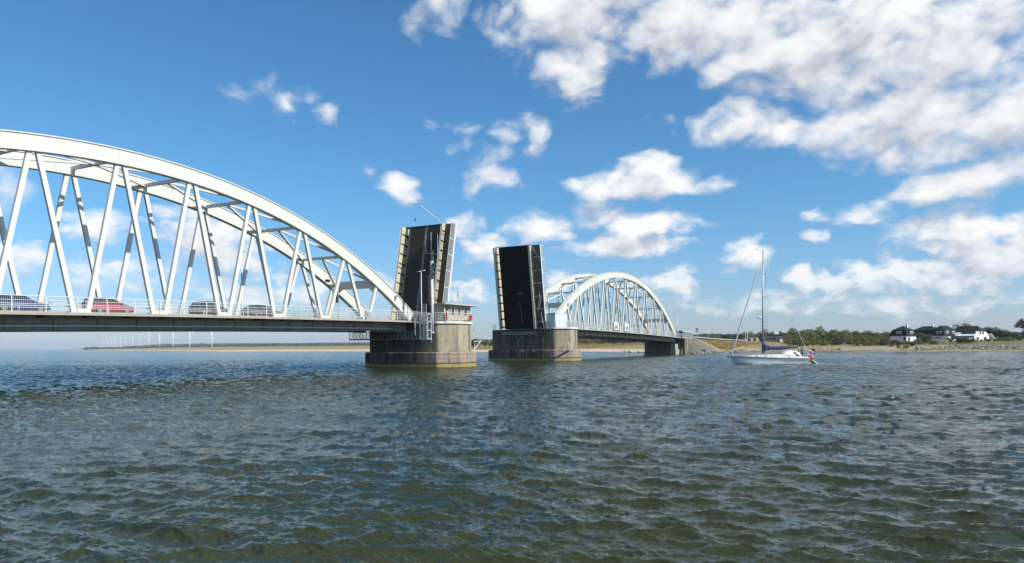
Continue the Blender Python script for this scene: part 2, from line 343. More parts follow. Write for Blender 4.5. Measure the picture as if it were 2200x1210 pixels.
# ------------------------------------------------------------------ mesh + object helpers
class MB:
    def __init__(s, tf=None): s.v = []; s.f = []; s.tf = tf; s.mi = []; s.cur = 0
    def add(s, vs, fs):
        o = len(s.v)
        s.v += [tuple(s.tf(*q)) if s.tf else tuple(q) for q in vs]
        s.f += [tuple(i + o for i in f) for f in fs]; s.mi += [s.cur] * len(fs)
    def box(s, x0, x1, y0, y1, z0, z1):
        s.add([(x0, y0, z0), (x1, y0, z0), (x1, y1, z0), (x0, y1, z0), (x0, y0, z1), (x1, y0, z1), (x1, y1, z1), (x0, y1, z1)],
              [(0, 3, 2, 1), (4, 5, 6, 7), (0, 1, 5, 4), (1, 2, 6, 5), (2, 3, 7, 6), (3, 0, 4, 7)]); return s
    def beam(s, p, q, w, h, side=None):
        """rectangular bar from p to q; w across `side`, h the other way"""
        p = Vector(p); q = Vector(q); d = (q - p).normalized()
        sd_ = Vector(side) if side else (Vector((0, 1, 0)) if abs(d.y) < .9 else Vector((1, 0, 0)))
        sd_ = (sd_ - d * sd_.dot(d)).normalized(); n = d.cross(sd_)
        a = sd_ * w / 2; c = n * h / 2
        s.add([p - a - c, p + a - c, p + a + c, p - a + c, q - a - c, q + a - c, q + a + c, q - a + c],
              [(0, 3, 2, 1), (4, 5, 6, 7), (0, 1, 5, 4), (1, 2, 6, 5), (2, 3, 7, 6), (3, 0, 4, 7)]); return s
    def tube(s, pts, r, n=8, cap=True):
        pts = [Vector(p) for p in pts]; rs = r if isinstance(r, (list, tuple)) else [r] * len(pts)
        rings = []
        for i, p in enumerate(pts):
            d = (pts[min(i + 1, len(pts) - 1)] - pts[max(i - 1, 0)]).normalized()
            a = d.cross(Vector((0, 0, 1))) if abs(d.z) < .95 else d.cross(Vector((1, 0, 0)))
            a.normalize(); c = d.cross(a)
            rings.append([p + (a * math.cos(t) + c * math.sin(t)) * rs[i] for t in [2 * math.pi * k / n for k in range(n)]])
        return s.loft(rings, cap)
    def loft(s, rings, cap=True, closed=True):
        n = len(rings[0]); vs = [v for r in rings for v in r]; fs = []
        for i in range(len(rings) - 1):
            for k in range(n if closed else n - 1):
                a = i * n + k; c = i * n + (k + 1) % n; fs.append((a, c, c + n, a + n))
        if cap: fs.append(tuple(range(n - 1, -1, -1))); fs.append(tuple(range((len(rings) - 1) * n, len(rings) * n)))
        s.add(vs, fs); return s
    def prism(s, poly, z0, z1, poly1=None):
        return s.loft([[(x, y, z0) for x, y in poly], [(x, y, z1) for x, y in (poly1 or poly)]])
    def ball(s, c, rx, ry=None, rz=None, nu=12, nv=8):
        ry = ry or rx; rz = rz or rx
        rings = [[(c[0] + rx * math.sin(a) * math.cos(t), c[1] + ry * math.sin(a) * math.sin(t), c[2] - rz * math.cos(a)) for t in [2 * math.pi * k / nu for k in range(nu)]] for a in [math.pi * (i + .02) / (nv + .04) for i in range(nv + 1)]]
        return s.loft(rings)
    def build_each(s, name, mat, parent, group_faces=6):
        out = []
        for i in range(0, len(s.f), group_faces):
            fs = s.f[i:i + group_faces]; ids = sorted({k for f in fs for k in f}); mp = {k: j for j, k in enumerate(ids)}
            q = MB(); q.add([s.v[k] for k in ids], [tuple(mp[k] for k in f) for f in fs]); out.append(q.build(name, mat, parent))
        return out
    def build(s, name, mat, parent=None, smooth=False, bevel=0.0, recalc=True, stuff=False):
        me = bpy.data.meshes.new(name)
        off = root_loc(parent)
        me.from_pydata([(x - off.x, y - off.y, z - off.z) for x, y, z in s.v], [], s.f)
        for mm in (mat if isinstance(mat, list) else [mat]): me.materials.append(M[mm])
        if isinstance(mat, list): me.polygons.foreach_set('material_index', s.mi)
        if recalc:
            bm = bmesh.new(); bm.from_mesh(me); bmesh.ops.recalc_face_normals(bm, faces=bm.faces)
            if bevel: bmesh.ops.bevel(bm, geom=bm.edges[:], offset=bevel, segments=2, affect='EDGES', clamp_overlap=True)
            bm.to_mesh(me); bm.free()
        if smooth:
            me.polygons.foreach_set('use_smooth', [True] * len(me.polygons))
            if smooth == 'auto': me.set_sharp_from_angle(angle=R_(35))
        o = bpy.data.objects.new(name, me); COL.objects.link(o)
        if parent: o.parent = parent
        if stuff: o['kind'] = 'stuff'
        return o
LOC = {}
def root_loc(o):
    v = Vector((0, 0, 0))
    while o is not None:
        v += LOC.get(o.name, Vector((0, 0, 0))); o = o.parent
    return v
def tag(o, label=None, cat=None, group=None, kind=None):
    if label: o['label'] = label
    if cat: o['category'] = cat
    if group: o['group'] = group
    if kind: o['kind'] = kind
    return o
def thing(name, label, cat, loc=(0, 0, 0), group=None):
    o = bpy.data.objects.new(name, None); COL.objects.link(o); o.location = loc; o.empty_display_size = .5
    LOC[o.name] = Vector(loc); return tag(o, label, cat, group)
def at_base(o):
    """move a top-level mesh's origin to the bottom centre of its geometry"""
    vs = [v.co for v in o.data.vertices]; c = Vector((sum(v.x for v in vs) / len(vs), sum(v.y for v in vs) / len(vs), min(v.z for v in vs)))
    o.data.transform(Matrix.Translation(-c)); o.location = c; return o
def dup(root, loc, rotz=0.0, scale=1.0, label=None, group=None):
    r = root.copy(); COL.objects.link(r); r.location = loc; r.rotation_euler = (0, 0, rotz); r.scale = (scale,) * 3 if not isinstance(scale, tuple) else scale
    if label: r['label'] = label
    if group: r['group'] = group
    for ch in list(root.children):
        c = ch.copy(); COL.objects.link(c); c.parent = r
        for g in list(ch.children):
            d = g.copy(); COL.objects.link(d); d.parent = c
    return r

# ------------------------------------------------------------------ bridge dimensions
P = 7.74; G2 = 24.81; E = 9.763; L = 89.186; HW = 7.926
def zd(s): return 6.8161 - 0.00011793 * s * s
def arch_z(s):
    c = (2 * (abs(s) - G2 - L / 2) / L) ** 2
    return zd(s) + 13.911 * (1 - .8866 * c - .1148 * c * c)
BOT = [G2 + .35] + [G2 + E + P * k for k in range(10)] + [G2 + L - .35]
TOP = [G2 + E - .5 * P + P * k for k in range(11)]; TOP[0] += 1.208; TOP[10] -= 1.27
ADEP = 1.36
def arch_curve(t):
    """underside point and outward normal of the arch at parameter t in 0..1"""
    s = G2 + L * t; e = .05
    z = arch_z(s); dz = (arch_z(min(s + e, G2 + L)) - arch_z(max(s - e, G2))) / (min(s + e, G2 + L) - max(s - e, G2))
    n = Vector((-dz, 0, 1)).normalized(); return s, z, n

def railing(parent, pts, out, h=1.3, bars=True, post_gap=2.6, name='railing', sub=True):
    """pts: polyline of rail feet (x,y,z); out: unit vector the posts bow towards"""
    mb = MB(); posts = []
    L_ = 0; segs = []
    for a, c in zip(pts, pts[1:]):
        a = Vector(a); c = Vector(c); segs.append((a, c, (c - a).length))
    for hh, r in ((h, .035), (h * .73, .022), (h * .51, .022), (h * .27, .022)):
        mb.tube([Vector(p) + Vector((0, 0, hh)) for p in pts], r, 6)
    rl = mb.build(name, 'white_rail', parent)
    if bars:
        bb = MB()
        for a, c, l in segs:
            n = max(1, int(l / .14)); d = (c - a) / n
            w = d.normalized() * .006; o = Vector(out) * .006
            for i in range(n):
                q = a + d * (i + .5) - Vector(out) * .04
                lo = q + Vector((0, 0, .08)); hi_ = q + Vector((0, 0, h - .06))
                bb.add([lo - w - o, lo + w - o, lo + w + o, lo - w + o, hi_ - w - o, hi_ + w - o, hi_ + w + o, hi_ - w + o], [(0, 1, 5, 4), (1, 2, 6, 5), (2, 3, 7, 6), (3, 0, 4, 7)])
        bb.build('baluster_row', 'white_rail', rl, recalc=False)
    tot = sum(l for _, _, l in segs); n = max(1, round(tot / post_gap))
    for i in range(n + 1):
        d = tot * i / n; k = 0
        while k < len(segs) - 1 and d > segs[k][2]: d -= segs[k][2]; k += 1
        a, c, l = segs[k]; q = a.lerp(c, min(1, d / l)); o = Vector(out)
        pm = MB(); pm.tube([q + o * .03, q + o * .05 + Vector((0, 0, h * .6)), q + o * .02 + Vector((0, 0, h * .9)), q - o * .04 + Vector((0, 0, h + .01))], [.055, .05, .045, .035], 6)
        if sub: pm.build('rail_post', 'white_rail', rl)
        else: posts.append(pm)
    return rl

def span(sg, label):
    T = thing('arch_bridge_span', label, 'bridge span', (sg * (G2 + L / 2), HW / 2, zd(G2 + L / 2) - 1.5), 'tied arch spans of the bridge')
    X = lambda s: sg * s
    N = 96
    # arches
    for y in (0, HW):
        mb = MB()
        ru, rc = [], []
        for i in range(N + 1):
            s, z, n = arch_curve(i / N)
            a = Vector((X(s), 0, z)); nn = Vector((X(n.x), 0, n.z)); c = a + nn * ADEP
            ru.append([(a.x, y - .36, a.z), (a.x, y + .36, a.z), (c.x, y + .36, c.z), (c.x, y - .36, c.z)])
            c1 = c + nn * .005; c2 = c + nn * .11
            rc.append([(c1.x, y - .45, c1.z), (c1.x, y + .45, c1.z), (c2.x, y + .45, c2.z), (c2.x, y - .45, c2.z)])
        # trim the feet at deck level
        for rr in (ru, rc):
            for ring in rr:
                for k, q in enumerate(ring):
                    if q[2] < zd(q[0]) + .004: ring[k] = (q[0], q[1], zd(q[0]) + .004)
        mb.loft(ru); mb.loft(rc); mb.build('arch_rib', 'arch_steel', T)
        for t_ in (.06, .15, .26, .38, .5, .62, .74, .85, .94):
            if y != 0: break
            s, z, n = arch_curve(t_); a = Vector((X(s), 0, z)); nn = Vector((X(n.x), 0, n.z)); tn = Vector((nn.z, 0, -nn.x))
            pm = MB(); q0 = a + nn * .16 - tn * .42; pts_ = [q0, q0 + tn * .84, q0 + tn * .84 + nn * 1.04, q0 + nn * 1.04]
            pm.loft([[(p_.x, yy, p_.z) for p_ in pts_] for yy in (-.375, -.362)]); pm.build('splice_plate', 'arch_steel', T)
    # hangers: V pairs meeting at the arch nodes and at the deck nodes
    for y in (0, HW):
        for k in range(11):
            zt = arch_z(TOP[k]) + .25
            for j in (k, k + 1):
                if j in (0, 11): continue
                sgn = 1 if j > k else -1
                pt = Vector((X(TOP[k] + sgn * .30), y, zt)); pb = Vector((X(BOT[j] - sgn * .62), y, zd(BOT[j]) + .02))
                MB().beam(pb, pt, .30, .42, (0, 1, 0)).build('hanger', 'white_steel', T)
        for j in range(1, 11):
            s = BOT[j]; z = zd(s)
            mb = MB(); mb.loft([[(X(s - .95), yy, z + .012), (X(s + .95), yy, z + .012), (X(s + .75), yy, z + .42), (X(s - .75), yy, z + .42)] for yy in (y - .17, y + .17)])
            mb.build('node_plate', 'white_steel', T)
    # wind bracing between the arches
    zs = [arch_z(TOP[k]) + .62 for k in range(11)]
    for k in range(1, 10):
        MB().beam((X(TOP[k]), .36, zs[k]), (X(TOP[k]), HW - .36, zs[k]), .30, .34).build('strut', 'white_steel', T)
        g = MB()
        for y0, y1 in ((.361, .62), (HW - .361, HW - .62)):
            g.box(min(X(TOP[k]) - .12, X(TOP[k]) + .12), max(X(TOP[k]) - .12, X(TOP[k]) + .12), min(y0, y1), max(y0, y1), zs[k] - .75, zs[k] - .17)
        g.build_each('strut_bracket', 'white_steel', T)
    def brace(k, kk):
        for ye in (.36, HW - .36):
            MB().beam((X(TOP[k]), HW / 2, zs[k] - .01), (X(TOP[kk]), ye, zs[kk] - .01), .22, .26, (0, 0, 1)).build('wind_brace', 'white_steel', T)
    for k in range(5, 0, -1): brace(k, k - 1)
    for k in range(5, 10): brace(k, k + 1)
    for k in (0, 10):
        s = TOP[k]; z0 = arch_z(s) + .02; mb = MB()
        def sec(y, a, b_): return [(X(s) - .40, y, a), (X(s) + .40, y, a), (X(s) + .40, y, b_), (X(s) - .40, y, b_)]
        zb, zt2 = z0 + .10, z0 + 1.15
        mb.loft([sec(.361, zb - .75, zt2), sec(1.3, zb, zt2), sec(HW - 1.3, zb, zt2), sec(HW - .361, zb - .75, zt2)])
        mb.build('portal_beam', 'white_steel', T)
    # deck
    S = [G2 - .1 + (L + .2) * i / 40 for i in range(41)]
    def strip(name, mat, y0, y1, a, b_, s0=None, s1=None):
        ss = [s for s in S if (s0 is None or s >= s0) and (s1 is None or s <= s1)]
        mb = MB(); mb.loft([[(X(s), y0, zd(s) + a), (X(s), y1, zd(s) + a), (X(s), y1, zd(s) + b_), (X(s), y0, zd(s) + b_)] for s in ss])
        return mb.build(name, mat, T)
    strip('deck_slab', 'slab_concrete', -1.98, 8.65, -.24, 0)
    strip('carriageway', 'asphalt', .62, 7.35, .004, .05)
    strip('kerb', 'slab_concrete', .42, .616, .004, .17); strip('kerb', 'slab_concrete', 7.354, 7.5, .004, .17)
    for y, o in ((-.12, -1), (8.05, 1)):
        g = strip('main_girder', 'girder_steel', y - .03, y + .03, -1.46, -.245)
        mb = MB()
        mb.loft([[(X(s), y - .22, zd(s) - 1.51), (X(s), y + .22, zd(s) - 1.51), (X(s), y + .22, zd(s) - 1.462), (X(s), y - .22, zd(s) - 1.462)] for s in S])
        mb.loft([[(X(s), y + o * .035 - .09, zd(s) - .46), (X(s), y + o * .035 + .09, zd(s) - .46), (X(s), y + o * .035 + .09, zd(s) - .42), (X(s), y + o * .035 - .09, zd(s) - .42)] for s in S])
        mb.build('flange', 'girder_steel', g)
        mb = MB()
        s = G2 + .6
        while s < G2 + L:
            mb.box(X(s) - .012, X(s) + .012, min(y + o * .032, y + o * .14), max(y + o * .032, y + o * .14), zd(s) - 1.45, zd(s) - .47); s += 3.87
        mb.build_each('web_stiffener', 'girder_steel', g)
    xb = MB()
    for s in np.arange(G2 + 1, G2 + L, 3.87):
        xb.box(X(s) - .1, X(s) + .1, -.085, 8.015, zd(s) - 1.1, zd(s) - .245)
    xb.build_each('cross_beam', 'girder_steel', T)
    mb = MB()
    for s in np.arange(G2 + 1.9, G2 + L, 3.87):
        mb.loft([[(X(s) + q, -1.9, zd(s) - .30), (X(s) + q, -.16, zd(s) - .41), (X(s) + q, -.16, zd(s) - .246), (X(s) + q, -1.9, zd(s) - .246)] for q in (-.05, .05)])
    mb.build_each('footway_bracket', 'dark_steel', T)
    mb = MB(); mb.tube([(X(s), -.47, zd(s) - 1.13) for s in S if s > G2 + 2.5], .065, 8)
    pp = mb.build('service_pipe', 'white_steel', T, smooth=True)
    railing(T, [(X(s), -1.88, zd(s)) for s in S], (0, -1, 0))
    railing(T, [(X(s), 8.52, zd(s)) for s in S], (0, 1, 0), bars=False, post_gap=5.2)
    # slim inner guard rail between footway and road
    mb = MB(); mb.tube([(X(s), .52, zd(s) + .62) for s in S], .045, 6)
    for s in np.arange(G2 + 1.3, G2 + L, 2.6): mb.box(X(s) - .04, X(s) + .04, .48, .56, zd(s) + .171, zd(s) + .60)
    mb.build('crash_rail', 'galvanised', T)
    return T
left_span = span(-1, 'long white arch bridge span at left, cars queuing on its deck behind the railing')
right_span = span(1, 'farther white arch bridge span running from the right pier to the grassy bank')

# ------------------------------------------------------------------ bascule leaves
def leaf(sg, label):
    PHI = R_(11.6) if sg < 0 else R_(8.6)
    piv = Vector((sg * 17.85, 0, 6.55))
    al = Vector((-sg * math.sin(PHI), 0, math.cos(PHI))); nr = Vector((sg * math.cos(PHI), 0, math.sin(PHI)))
    tf = lambda a, t, n: piv + al * a + Vector((0, t, 0)) + nr * n
    LL = 16.25
    T = thing('bascule_leaf', label, 'bridge leaf', tuple(piv + Vector((0, 4, 0))), 'raised leaves of the bascule bridge')
    A0 = -1.6 if sg < 0 else -.05
    MB(tf).box(A0, LL, .45, 6.95, -.22, 0).build('road_deck', 'asphalt', T)
    mb = MB(tf)
    for t in (3.62, 3.86): mb.box(0, LL - .05, t - .05, t + .05, .004, .01)
    mb.build('centre_line', 'line_paint', T)
    mb = MB(tf); mb.box(A0, LL, 6.96, 7.06, -.2, .16); mb.build('kerb', 'brown_plank', T)
    bm_ = MB(tf)
    for a in np.arange(.2, LL, .26): bm_.box(a, a + .09, 6.80, 6.94, .004, .10)
    bm_.build_each('kerb_stud', 'kerb_grey', T)
    mb = MB(tf); mb.box(LL + .002, LL + .12, .1, 8.0, -.5, .05); mb.build('end_beam', 'dark_steel', T)
    # two half-through plate girders
    for t, nm in ((.12, 0), (7.9, 1)):
        g = MB(tf).box(A0, LL, t - .03, t + .03, -1.05, 1.02).build('side_girder', 'cream_steel', T)
        mb = MB(tf); mb.box(A0, LL + .05, t - .17, t + .17, 1.022, 1.07); mb.box(A0, LL + .05, t - .2, t + .2, -1.11, -1.052)
        mb.build('girder_flange', 'white_steel' , g)
        mb = MB(tf)
        for a in np.arange(.35, LL, 1.62):
            mb.box(a, a + .06, t - .17, t - .032, -1.05 if nm == 0 else .02, 1.02)
        mb.build_each('girder_rib', 'brown_plank' if nm else 'dark_steel', g)
    # floor beams and stringers below the road
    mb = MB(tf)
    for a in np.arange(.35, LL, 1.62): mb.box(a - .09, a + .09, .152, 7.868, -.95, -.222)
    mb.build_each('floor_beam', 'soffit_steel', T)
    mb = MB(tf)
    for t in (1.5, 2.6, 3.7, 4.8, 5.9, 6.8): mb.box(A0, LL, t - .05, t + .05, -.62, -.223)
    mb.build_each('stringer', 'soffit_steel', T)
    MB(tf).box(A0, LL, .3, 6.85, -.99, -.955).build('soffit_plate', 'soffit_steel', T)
    # footway on brackets outside the near girder
    fw = MB(tf)
    for a in np.arange(.1, LL - .02, .21): fw.box(a, a + .198, -1.74, .08, .03, .09)
    fw.build('footway_planks', 'brown_plank', T)
    mb = MB(tf)
    for a in np.arange(1.2, LL + .2, 2.55):
        a = min(a, LL - .1); mb.box(a - .05, a + .05, -1.85, .085, -.16, .028)
    mb.build_each('footway_bracket', 'white_steel', T)
    mb = MB(tf); mb.box(A0, LL, -1.90, -1.852, -.22, .12); mb.build('edge_beam', 'white_rail', T)
    mb = MB(tf)
    for t in (-1.45, -.95, -.45): mb.box(A0, LL, t - .03, t + .03, -.05, .026)
    mb.build_each('footway_stringer', 'dark_steel', T)
    mb = MB(tf); mb.beam((LL - .1, -.1, -.22), (LL - 3.2, -1.8, -.22), .05, .05); mb.build('end_brace', 'white_steel', T)
    rl = MB(tf)
    for n, r in ((1.28, .035), (.95, .022), (.66, .022), (.36, .022)):
        rl.box(.1, LL, -1.84 - r, -1.84 + r, n - r, n + r)
    R = rl.build('railing', 'white_rail', T)
    bb = MB(tf)
    for a in np.arange(.15, LL, .15): bb.box(a - .008, a + .008, -1.82, -1.804, .1, 1.24)
    bb.build('baluster_row', 'white_rail', R)
    for a in np.arange(.3, LL + .1, 2.62):
        a = min(a, LL - .06); MB(tf).box(a - .05, a + .05, -1.90, -1.83, .122, 1.3).build('rail_post', 'white_rail', R)
    mb = MB(tf); mb.box(0.2, LL, 8.06, 8.12, .2, .26); mb.box(.2, LL, 8.06, 8.12, 1.071, 1.12); mb.build('far_handrail', 'white_rail', T)
    if sg > 0:
        # service ladder and conduits hanging on the underside
        mb = MB(tf)
        mb.beam((7.2, -1.05, -.30), (5.0, -1.25, -.55), .05, .05); mb.beam((5.0, -1.25, -.55), (3.6, -.85, -.75), .05, .05); mb.beam((5.2, -.95, -.45), (3.6, -.85, -.75), .05, .05)
        mb.beam((3.2, -1.2, -.4), (.9, -1.45, -.55), .06, .06); mb.beam((1.9, -1.4, -.45), (.2, -1.7, -.55), .05, .05)
        mb.build('service_ladder', 'white_steel', T)
        mb = MB(tf); mb.box(7.0, 7.12, 2.2, 3.3, -1.02, -.992); mb.box(6.95, 7.02, 6.2, 7.3, -1.02, -.96); mb.box(1.2, 4.2, 2.86, 2.91, -1.03, -.992)
        mb.beam((4.6, 3.0, -1.02), (5.2, 3.2, -1.02), .05, .05); mb.build('cable_conduit', 'grey_steel', T)
    return T, tf
lleaf, ltf = leaf(-1, 'raised bridge leaf at left showing its dark road surface with two lane lines')
rleaf, rtf = leaf(1, 'raised bridge leaf at right seen from its black underside')

# ------------------------------------------------------------------ piers
def inset(poly, d):
    n = len(poly); out = []
    for i in range(n):
        p0 = Vector(poly[i - 1]); p1 = Vector(poly[i]); p2 = Vector(poly[(i + 1) % n])
        a = (p1 - p0).normalized(); c = (p2 - p1).normalized()
        na = Vector((-a.y, a.x)); nc = Vector((-c.y, c.x)); bis = (na + nc).normalized()
        out.append(tuple(p1 + bis * d / max(.3, bis.dot(na))))
    return out
def rounded(poly, r, n=5):
    out = []; N = len(poly)
    for i in range(N):
        p0 = Vector(poly[i - 1]); p1 = Vector(poly[i]); p2 = Vector(poly[(i + 1) % N])
        a = p1 + (p0 - p1).normalized() * r; c = p1 + (p2 - p1).normalized() * r
        for k in range(n + 1):
            t = k / n; out.append(tuple(a * (1 - t) ** 2 + p1 * 2 * t * (1 - t) + c * t * t))
    return out
LP = [(-26.2, -5.9), (-23.4, -8.1), (-19.0, -8.1), (-16.1, -6.0), (-16.1, 9.5), (-19.0, 10.9), (-23.7, 9.1), (-26.2, 7.0)]
RP = [(17.0, -4.0), (19.4, -6.9), (23.4, -6.9), (26.4, -5.2), (26.4, 9.5), (23.8, 12.2), (18.9, 12.0), (17.1, 9.5)]
def pier(poly, label, sg):
    cx = sum(p[0] for p in poly) / 8; cy = sum(p[1] for p in poly) / 8
    T = thing('bridge_pier', label, 'bridge pier', (cx, cy, 0), 'concrete piers of the opening span')
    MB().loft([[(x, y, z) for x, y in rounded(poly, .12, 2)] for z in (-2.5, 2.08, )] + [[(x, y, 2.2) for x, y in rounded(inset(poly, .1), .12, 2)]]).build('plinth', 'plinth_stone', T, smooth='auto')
    sh = rounded(inset(poly, .72), .38, 5)
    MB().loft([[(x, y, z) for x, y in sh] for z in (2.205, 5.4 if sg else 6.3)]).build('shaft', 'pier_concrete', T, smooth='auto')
    # top platform at the near end, with a white nosing
    y1 = -2.05
    near = [p for p in rounded(inset(poly, .5), .5, 4) if p[1] < y1]
    xs = [p[0] for p in near]
    a, c = (min(xs), y1), (max(xs), y1)
    ring = sorted(near, key=lambda p: math.atan2(p[1] - y1, p[0] - cx)); ring = [a] + [p for p in ring if p != a and p != c] + [c]
    ring = [a] + sorted([p for p in near], key=lambda p: p[0] + (0 if p[1] < -3 else 0)) + [c]
    MB().prism(ring, 6.302 if not sg else 6.302, 6.62).build('coping', 'white_rail', T)
    return T, ring
lpier, lring = pier(LP, 'concrete pier carrying the control house and the left raised leaf', 0)
rpier, rring = pier(RP, 'concrete pier below the black underside of the right leaf', 0)
near_pts = [(x, y + .12, 6.62) for x, y in lring]
railing(lpier, near_pts, (0, -1, 0), h=1.2, bars=True, post_gap=2.4)
railing(rpier, [(x, y + .12, 6.62) for x, y in rring], (0, -1, 0), h=1.2, bars=True, post_gap=2.2)
def pier_bits(T, x, y0, poly):
    mb = MB(); mb.tube([(x, y0 - .10, 6.2), (x, y0 - .10, 2.3)], .085, 8); 
    for z in (5.2, 4.0, 2.9): mb.box(x - .16, x + .16, y0 - .19, y0 + .02, z - .05, z + .05)
    mb.build('down_pipe', 'slab_concrete', T)
pier_bits(lpier, -19.9, -7.39, LP); pier_bits(rpier, 22.3, -6.19, RP)
# outer face details of the left pier
mb = MB(); mb.box(-25.55, -25.5, -4.6, -4.55, 3.6, 4.0); mb.beam((-25.55, -4.58, 3.95), (-24.2, -6.95, 3.95), .04, .04); mb.build('guide_bar', 'white_steel', lpier)
mb = MB(); mb.tube([(-17.0, -6.3, 2.25), (-15.6, -6.9, 3.9)], .07, 6); mb.tube([(-16.9, -6.4, 3.75), (-15.5, -6.9, 3.8)], .05, 6); mb.tube([(-17.0, -6.5, 2.6), (-16.9, -6.6, 3.8)], .04, 6); mb.build('davit_arm', 'white_steel', lpier)
mb = MB(); mb.box(-16.5, -16.3, -6.3, -6.1, 5.3, 5.6); mb.tube([(-16.4, -6.2, 4.6), (-16.4, -6.2, 5.3)], .04, 6); mb.build('navigation_lamp', 'white_steel', lpier)
# channel face of the right pier: recess beam, forked pipe, rubbing timbers, white ledge under the leaf
mb = MB(); mb.box(17.45, 17.78, 0.2, 8.0, 5.2, 5.9); mb.build('bearing_beam', 'girder_steel', rpier)
mb = MB(); mb.tube([(17.62, 4.2, 2.3), (17.62, 4.2, 4.2), (17.62, 4.75, 4.7), (17.62, 4.75, 5.3)], .07, 6); mb.tube([(17.62, 4.2, 4.2), (17.62, 3.65, 4.7), (17.62, 3.65, 5.3)], .07, 6); mb.build('forked_pipe', 'grey_steel', rpier)
mb = MB(); mb.box(17.0, 17.3, 1.3, 6.6, 6.32, 6.46); mb.build('white_ledge', 'white_rail', rpier)
for y in (-1.6,): MB().tube([(16.8, y, -1), (16.8, y, 4.5)], .13, 8).build('mooring_pile', 'timber_fender', rpier)
mb = MB(); mb.beam((16.9, -4.0, .55), (18.75, -6.35, 2.05), .22, .24); mb.build('rubbing_timber', 'timber_fender', rpier)
mb = MB(); mb.tube([(18.6, -6.2, 2.25), (18.4, -6.4, 3.6)], .06, 6); mb.tube([(18.9, -6.1, 3.7), (17.6, -6.5, 3.5)], .05, 6); mb.tube([(18.5, -6.3, 3.4), (19.3, -6.9, 2.5)], .06, 6); mb.tube([(17.7, -6.5, 3.5), (18.5, -6.9, 2.6)], .05, 6)
mb.build('davit_arm', 'white_steel', rpier)
for y in (-2.4, .6, 3.0, 6.4): MB().box(16.86, 17.02, y - .2, y + .2, 1.75, 2.07).build('mooring_bollard', 'kerb_grey', rpier)
for y0, y1 in ((8.6, 8.0),): pass
railing(rpier, [(18.9, 11.0, 6.3), (18.0, 9.6, 6.3)], (-1, 0, 0), h=1.1, bars=False, post_gap=.9, name='far_railing')
# back walls carrying the leaf roots
for T, sg in ((lpier, -1), (rpier, 1)):
    mb = MB(); mb.box(min(sg * 19.6, sg * 24.5), max(sg * 19.6, sg * 24.5), .6, 7.4, 6.302, 6.70); mb.build('machinery_slab', 'slab_concrete', T)
mb = MB(); mb.box(-25.2, -17.2, -2.0, -.4, 6.302, 6.66); mb.build('footway_slab', 'slab_concrete', lpier)
mb = MB(); mb.box(17.9, 25.2, -2.0, -.4, 6.302, 6.66); mb.build('footway_slab', 'slab_concrete', rpier)
railing(lpier, [(-24.7, -1.88, 6.66), (-25.4, -3.3, 6.6)], (0, -1, 0), h=1.3, bars=True, post_gap=.9, name='corner_railing')

# ------------------------------------------------------------------ control house on the left pier
CH = thing('control_house', 'small control house with overhanging flat roof and window band on the left pier', 'control house', (-21, -5.2, 6.62))
x0, x1, y0, y1, z0, zt = -24.7, -17.6, -6.25, -4.15, 6.625, 9.02
MB().box(x0, x1, y0, y1, z0, 7.55).build('lower_wall', 'tan_wall', CH)
MB().box(x0, x0 + .14, y0 + .25, y1, 7.551, zt).build('end_wall', 'tan_wall', CH)
MB().box(x0 + .14, x1, y1 - .12, y1, 7.551, zt).build('back_wall', 'tan_wall', CH)
for i in range(9):
    x = x0 + .06 + (x1 - x0 - .12) * i / 8
    MB().box(x - .06, x + .06, y0, y0 + .12, 7.551, zt).build('window_post', 'white_rail', CH)
for i in range(8):
    xa = x0 + .06 + (x1 - x0 - .12) * i / 8 + .062; xb_ = xa + (x1 - x0 - .12) / 8 - .124
    MB().box(xa, xb_, y0 + .05, y0 + .08, 7.56, zt - .01).build('window_pane', 'glass_dark' if i in (2, 4, 6) else 'curtain_cream', CH)
MB().box(x1 - .1, x1, y0 + .125, y1 - .125, 7.56, zt - .01).build('window_pane', 'glass_dark', CH)
MB().prism([(x0 - .35, y1 + .3), (x0 - .35, y0 - .25), (x0 + .2, y0 - .75), (-15.9, y0 - .75), (-15.6, y0 + .3), (x1 + .3, y1 + .3)], 9.03, 9.22).build('roof', 'roof_felt', CH)
mb = MB(); mb.tube([(x0 + .6, y0 + .2, 9.5), (x1, y0 + .2, 9.5)], .02, 5)
for x in np.arange(x0 + .6, x1 + .1, .8): mb.tube([(x, y0 + .2, 9.222), (x, y0 + .2, 9.52)], .02, 5)
mb.build('roof_rail', 'grey_steel', CH)
mb = MB(); mb.tube([(-19.6, -5.2, 9.222), (-19.6, -5.2, 11.8)], .035, 6); mb.tube([(-19.75, -5.2, 11.7), (-19.2, -5.2, 11.75)], .03, 5); mb.tube([(-19.35, -5.2, 10.2), (-19.35, -5.2, 11.2)], .06, 6); mb.build('roof_antenna', 'grey_steel', CH)
mb = MB(); mb.box(-24.2, -23.6, y0 - .02, y0 - .004, 8.2, 8.9); mb.build('door_panel', 'glass_dark', CH)
rb = MB(); rb.prism([(-19.85 + .42 * math.cos(t) * 1.0, 7.25 + .42 * math.sin(t)) for t in [math.pi / 8 + k * math.pi / 4 for k in range(8)]], 0, .12)
rb.v = [(x, -7.72 + z, y) for x, y, z in rb.v]
o = at_base(rb.build('lifebuoy_case', 'red_paint')); tag(o, 'red lifebuoy case on the railing of the left pier', 'lifebuoy case')
bx = MB(); bx.box(-20.9, -19.4, -7.3, -7.0, 6.63, 6.85); o = at_base(bx.build('storage_box', 'red_paint', bevel=.02)); tag(o, 'low red box on the pier floor under the lifebuoy case', 'box')
